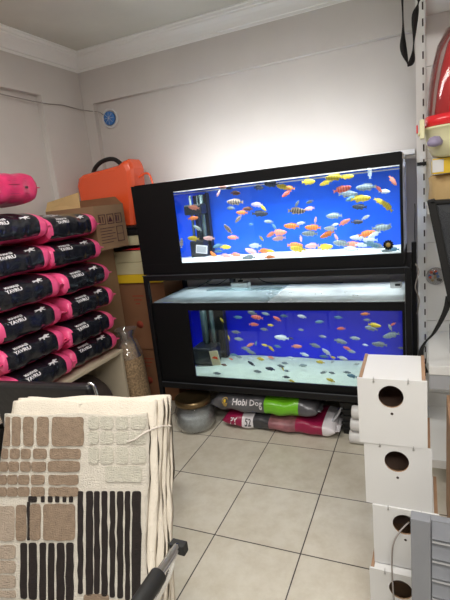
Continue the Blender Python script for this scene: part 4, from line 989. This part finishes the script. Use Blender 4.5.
# black chair behind, seen only by the top of its back
t = thing('office_chair', 'black vinyl chair with chrome frame behind the piled cream covers', 'chair', (-.135, -.86, 0), R(6))
MB().box((-.25, -.22, .42), (.25, .22, .48), 'vinyl').build('seat', t, bevel=.02, seg=3)
T = Matrix.Translation((0, -.235, .50)) @ Matrix.Rotation(R(7), 4, 'X')
MB().box((-.25, -.02, .05), (.235, .025, .360), 'vinyl', T).build('backrest', t, bevel=.018, seg=3)
for s in (-1, 1): MB().tube(smooth_path([T @ Vector((s*.247, 0, -.1)), T @ Vector((s*.249, 0, .2)), T @ Vector((s*.247, 0, .34)), T @ Vector((s*.240, 0, .362)), T @ Vector((s*.225, 0, .366))]), .006, 'steel', 10).build('back_tube', t)
chair_legs(t, .195, .16, .43)

# the chair in front, its seat and back hidden under the covers
TL = Vector(RUG_TL); U = Vector(RUG_U); V_ = Vector(RUG_V); Nn = Vector(RUG_N); RW = .504
def pt(u, v, n): return TL+U*u+V_*v+Nn*n
t = thing('armchair', 'chrome armchair with black padded armrest loaded with cream covers', 'chair', (.40, -1.50, 0), 0)
inv = Matrix.Translation((-.40, 1.50, 0))
def loc(p): return inv @ Vector(p)
b = MB(); b.box((-.37, -.22, .365), (.10, .12, .425), 'vinyl'); b.build('seat', t, bevel=.02, seg=3)
b = MB(); q = [pt(.0, .06, -.165), pt(.50, .06, -.165), pt(.50, .44, -.165), pt(0, .44, -.165)]; b.prism([loc(p) for p in q], Nn*.035, 'vinyl'); b.build('backrest', t, bevel=.012)
MB().tube([loc(p) for p in ((.700, -1.86, .640), (.708, -1.74, .645), (.711, -1.632, .650))], .021, 'rubber', 20).build('armrest_pad', t, bevel=.004)
MB().tube([loc(p) for p in smooth_path([(.700, -1.87, .640), (.711, -1.63, .650), (.7125, -1.545, .652)])], .0120, 'steel', 14).build('arm_tube', t)
MB().box(tuple(loc((.692, -1.553, .634))), tuple(loc((.735, -1.530, .662))), 'rubber').build('tube_cap', t, bevel=.003)
MB().tube([loc(p) for p in smooth_path([(.706, -1.56, .642), (.694, -1.558, .60), (.66, -1.555, .53), (.60, -1.55, .44), (.50, -1.53, .36)])], .008, 'steel', 12).build('leg', t)
for x, y in ((.49, -1.70), (.06, -1.70), (.06, -1.42), (.47, -1.42)): MB().tube([loc((x, y, .0)), loc((x, y, .364))], .010, 'steel', 12).build('leg', t)
MB().tube([loc(p) for p in smooth_path([(.49, -1.70, .355), (.66, -1.80, .42), (.70, -1.86, .638)])], .009, 'steel', 12).build('arm_support', t)

# folded cream covers stacked against the back, rug in front
def slab(name, lab, u0, u1, v0, v1, n0, n1, m, group=None, seed=0, amp=.004, extra=None):
    b = MB(); rr = random.Random(seed); ph = [rr.uniform(0, 6) for _ in range(6)]; nu, nv = 30, 26; V = []; F = []
    rad = (n1-n0)/2; cn = (n0+n1)/2; prof = []
    for k in range(9): a = PI/2+PI*k/8 ; prof.append(a)
    # cross-section runs round the slab: front face, bottom, back face, top fold
    ring = []
    for k in range(nv+1): ring.append((v0+rad+(v1-v0-2*rad)*k/nv, rad))
    for k in range(1, 8): a = PI/2-PI*k/8; ring.append((v1-rad+rad*math.cos(a), rad*math.sin(a)))
    for k in range(nv+1): ring.append((v1-rad-(v1-v0-2*rad)*k/nv, -rad))
    for k in range(1, 8): a = -PI/2-PI*k/8; ring.append((v0+rad+rad*math.cos(a), rad*math.sin(a)))
    n = len(ring)
    for i in range(nu+1):
        u = u0+(u1-u0)*i/nu; e = min(i, nu-i)/nu; sq = min(1, .86+e*8)
        for k, (v, d) in enumerate(ring):
            w = amp*(math.sin(7*u/.3+ph[0]+v*9)+.7*math.sin(19*u/.3+ph[1]-v*20)+.6*math.sin(v*30+ph[2]))
            ue = u+(.005*math.sin(v*16+ph[3])+.003*math.sin(v*50+ph[4])) if e < .01 else u
            V.append(pt(ue, v+.004*math.sin(u*22+ph[5])*(1 if v < v0+.05 else .2), cn+d*sq+w*.35))
    for i in range(nu):
        for k in range(n): F.append((i*n+k, i*n+(k+1) % n, (i+1)*n+(k+1) % n, (i+1)*n+k))
    F += [tuple(range(n))[::-1], tuple(nu*n+k for k in range(n))]
    b.add(V, F, m, True)
    if extra: extra(b)
    o = tag(b.build(name), lab, 'cover' if name != 'patterned_rug' else 'rug', group); return o
names = ['frontmost of the cream towelling covers behind the patterned rug', 'second cream towelling cover behind the patterned rug', 'third cream towelling cover counted back from the rug', 'fourth cream towelling cover counted back from the rug', 'rearmost cream towelling cover against the chair back']
offs = [(.012, .514), (.006, .521), (.012, .526), (.006, .530), (.012, .526)]
for i in range(5):
    n1 = -.0085-.0240*i
    slab('folded_cover', names[i], offs[i][0], offs[i][1]+.01, -.050-.006*i, .52, n1-.0225, n1, 'cloth', 'cream covers on the armchair', seed=60+i, amp=.0022)
def pattern(b):
  for key, matn in (('t', 'rugtan'), ('g', 'rugpale'), ('b', 'rugbeige'), ('k', 'rugblack')):
    cnt = 0
    for c, q in RUG:
        if c != key: continue
        cnt += 1; rr = random.Random(cnt); gx = {'t': .0022, 'b': .0022, 'g': .001, 'k': .0008}[key]; q = [(q[0][0]-gx, q[0][1]-gx), (q[1][0]+gx, q[1][1]-gx), (q[2][0]+gx, q[2][1]+gx), (q[3][0]-gx, q[3][1]+gx)]; Pq = [Vector((max(.004, min(RW-.004, a)), min(.512, d), 0)) for a, d in q]
        if (Pq[1]-Pq[0]).length < .004: continue
        # rounded, slightly wandering outline
        out = []; rad = min(.012, (Pq[1]-Pq[0]).length*.32, (Pq[3]-Pq[0]).length*.32)
        for i in range(4):
            p, a, d = Pq[i], Pq[i-1], Pq[(i+1) % 4]; e1 = (a-p).normalized(); e2 = (d-p).normalized()
            for s in range(4):
                tt = s/3; out.append(p+e1*rad*(1-tt)**2+e2*rad*tt**2)
            ln = (d-p).length; m_ = int(ln/.025)
            for s in range(1, m_):
                f = rad+(ln-2*rad)*s/m_; out.append(p+e2*f+Vector((rr.uniform(-.0018, .0018), rr.uniform(-.0018, .0018), 0)))
        b.prism([pt(p.x, p.y, .0066) for p in out], Nn*.0036, matn)
slab('patterned_rug', 'cream rug with tan squares and dark brown stripes leaning on the covers', .0, RW, .0, .525, -.007, .007, 'rugbase', seed=5, amp=.0004, extra=pattern)
tag(MB().tube(smooth_path([pt(.26, -.030, -.004), pt(.32, -.045, -.03), pt(.38, -.055, -.06), pt(.45, -.062, -.10), pt(.53, -.058, -.12)]), .0018, 'cord', 6).build('cord'), 'thin cord lying across the top of the folded cream covers', 'cord')
tag(MB().tube(smooth_path([pt(.44, .085, .012), pt(.47, .075, .016), pt(.50, .055, .012), pt(.535, .035, -.02), pt(.555, .03, -.06)]), .0028, 'cord', 7).build('cord'), 'knotted cream tie hanging over the right edge of the rug', 'cord')

# ------------------------------------------------------------------ world, camera, view
w = bpy.data.worlds.new('world'); bpy.context.scene.world = w; w.use_nodes = True
w.node_tree.nodes['Background'].inputs[0].default_value = (.95, .97, 1, 1); w.node_tree.nodes['Background'].inputs[1].default_value = P_WORLD
cam = bpy.data.cameras.new('camera'); co = bpy.data.objects.new('camera', cam); C.objects.link(co); bpy.context.scene.camera = co
cam.sensor_fit = 'VERTICAL'; cam.sensor_height = 24; cam.lens = CAM_F/600*24; cam.clip_start = .05
yaw, pitch, roll = CAM_R
f = Vector((-math.sin(yaw)*math.cos(pitch), math.cos(yaw)*math.cos(pitch), -math.sin(pitch)))
r = Vector((math.cos(yaw), math.sin(yaw), 0)); u = r.cross(f)
r2 = r*math.cos(roll)+u*math.sin(roll); u2 = -r*math.sin(roll)+u*math.cos(roll)
co.matrix_world = Matrix.Translation(CAM_P) @ Matrix((r2, u2, -f)).transposed().to_4x4()
vs = bpy.context.scene.view_settings
vs.view_transform = 'Standard'; vs.look = 'None'; vs.exposure = EXPO; vs.gamma = 1; vs.use_curve_mapping = False
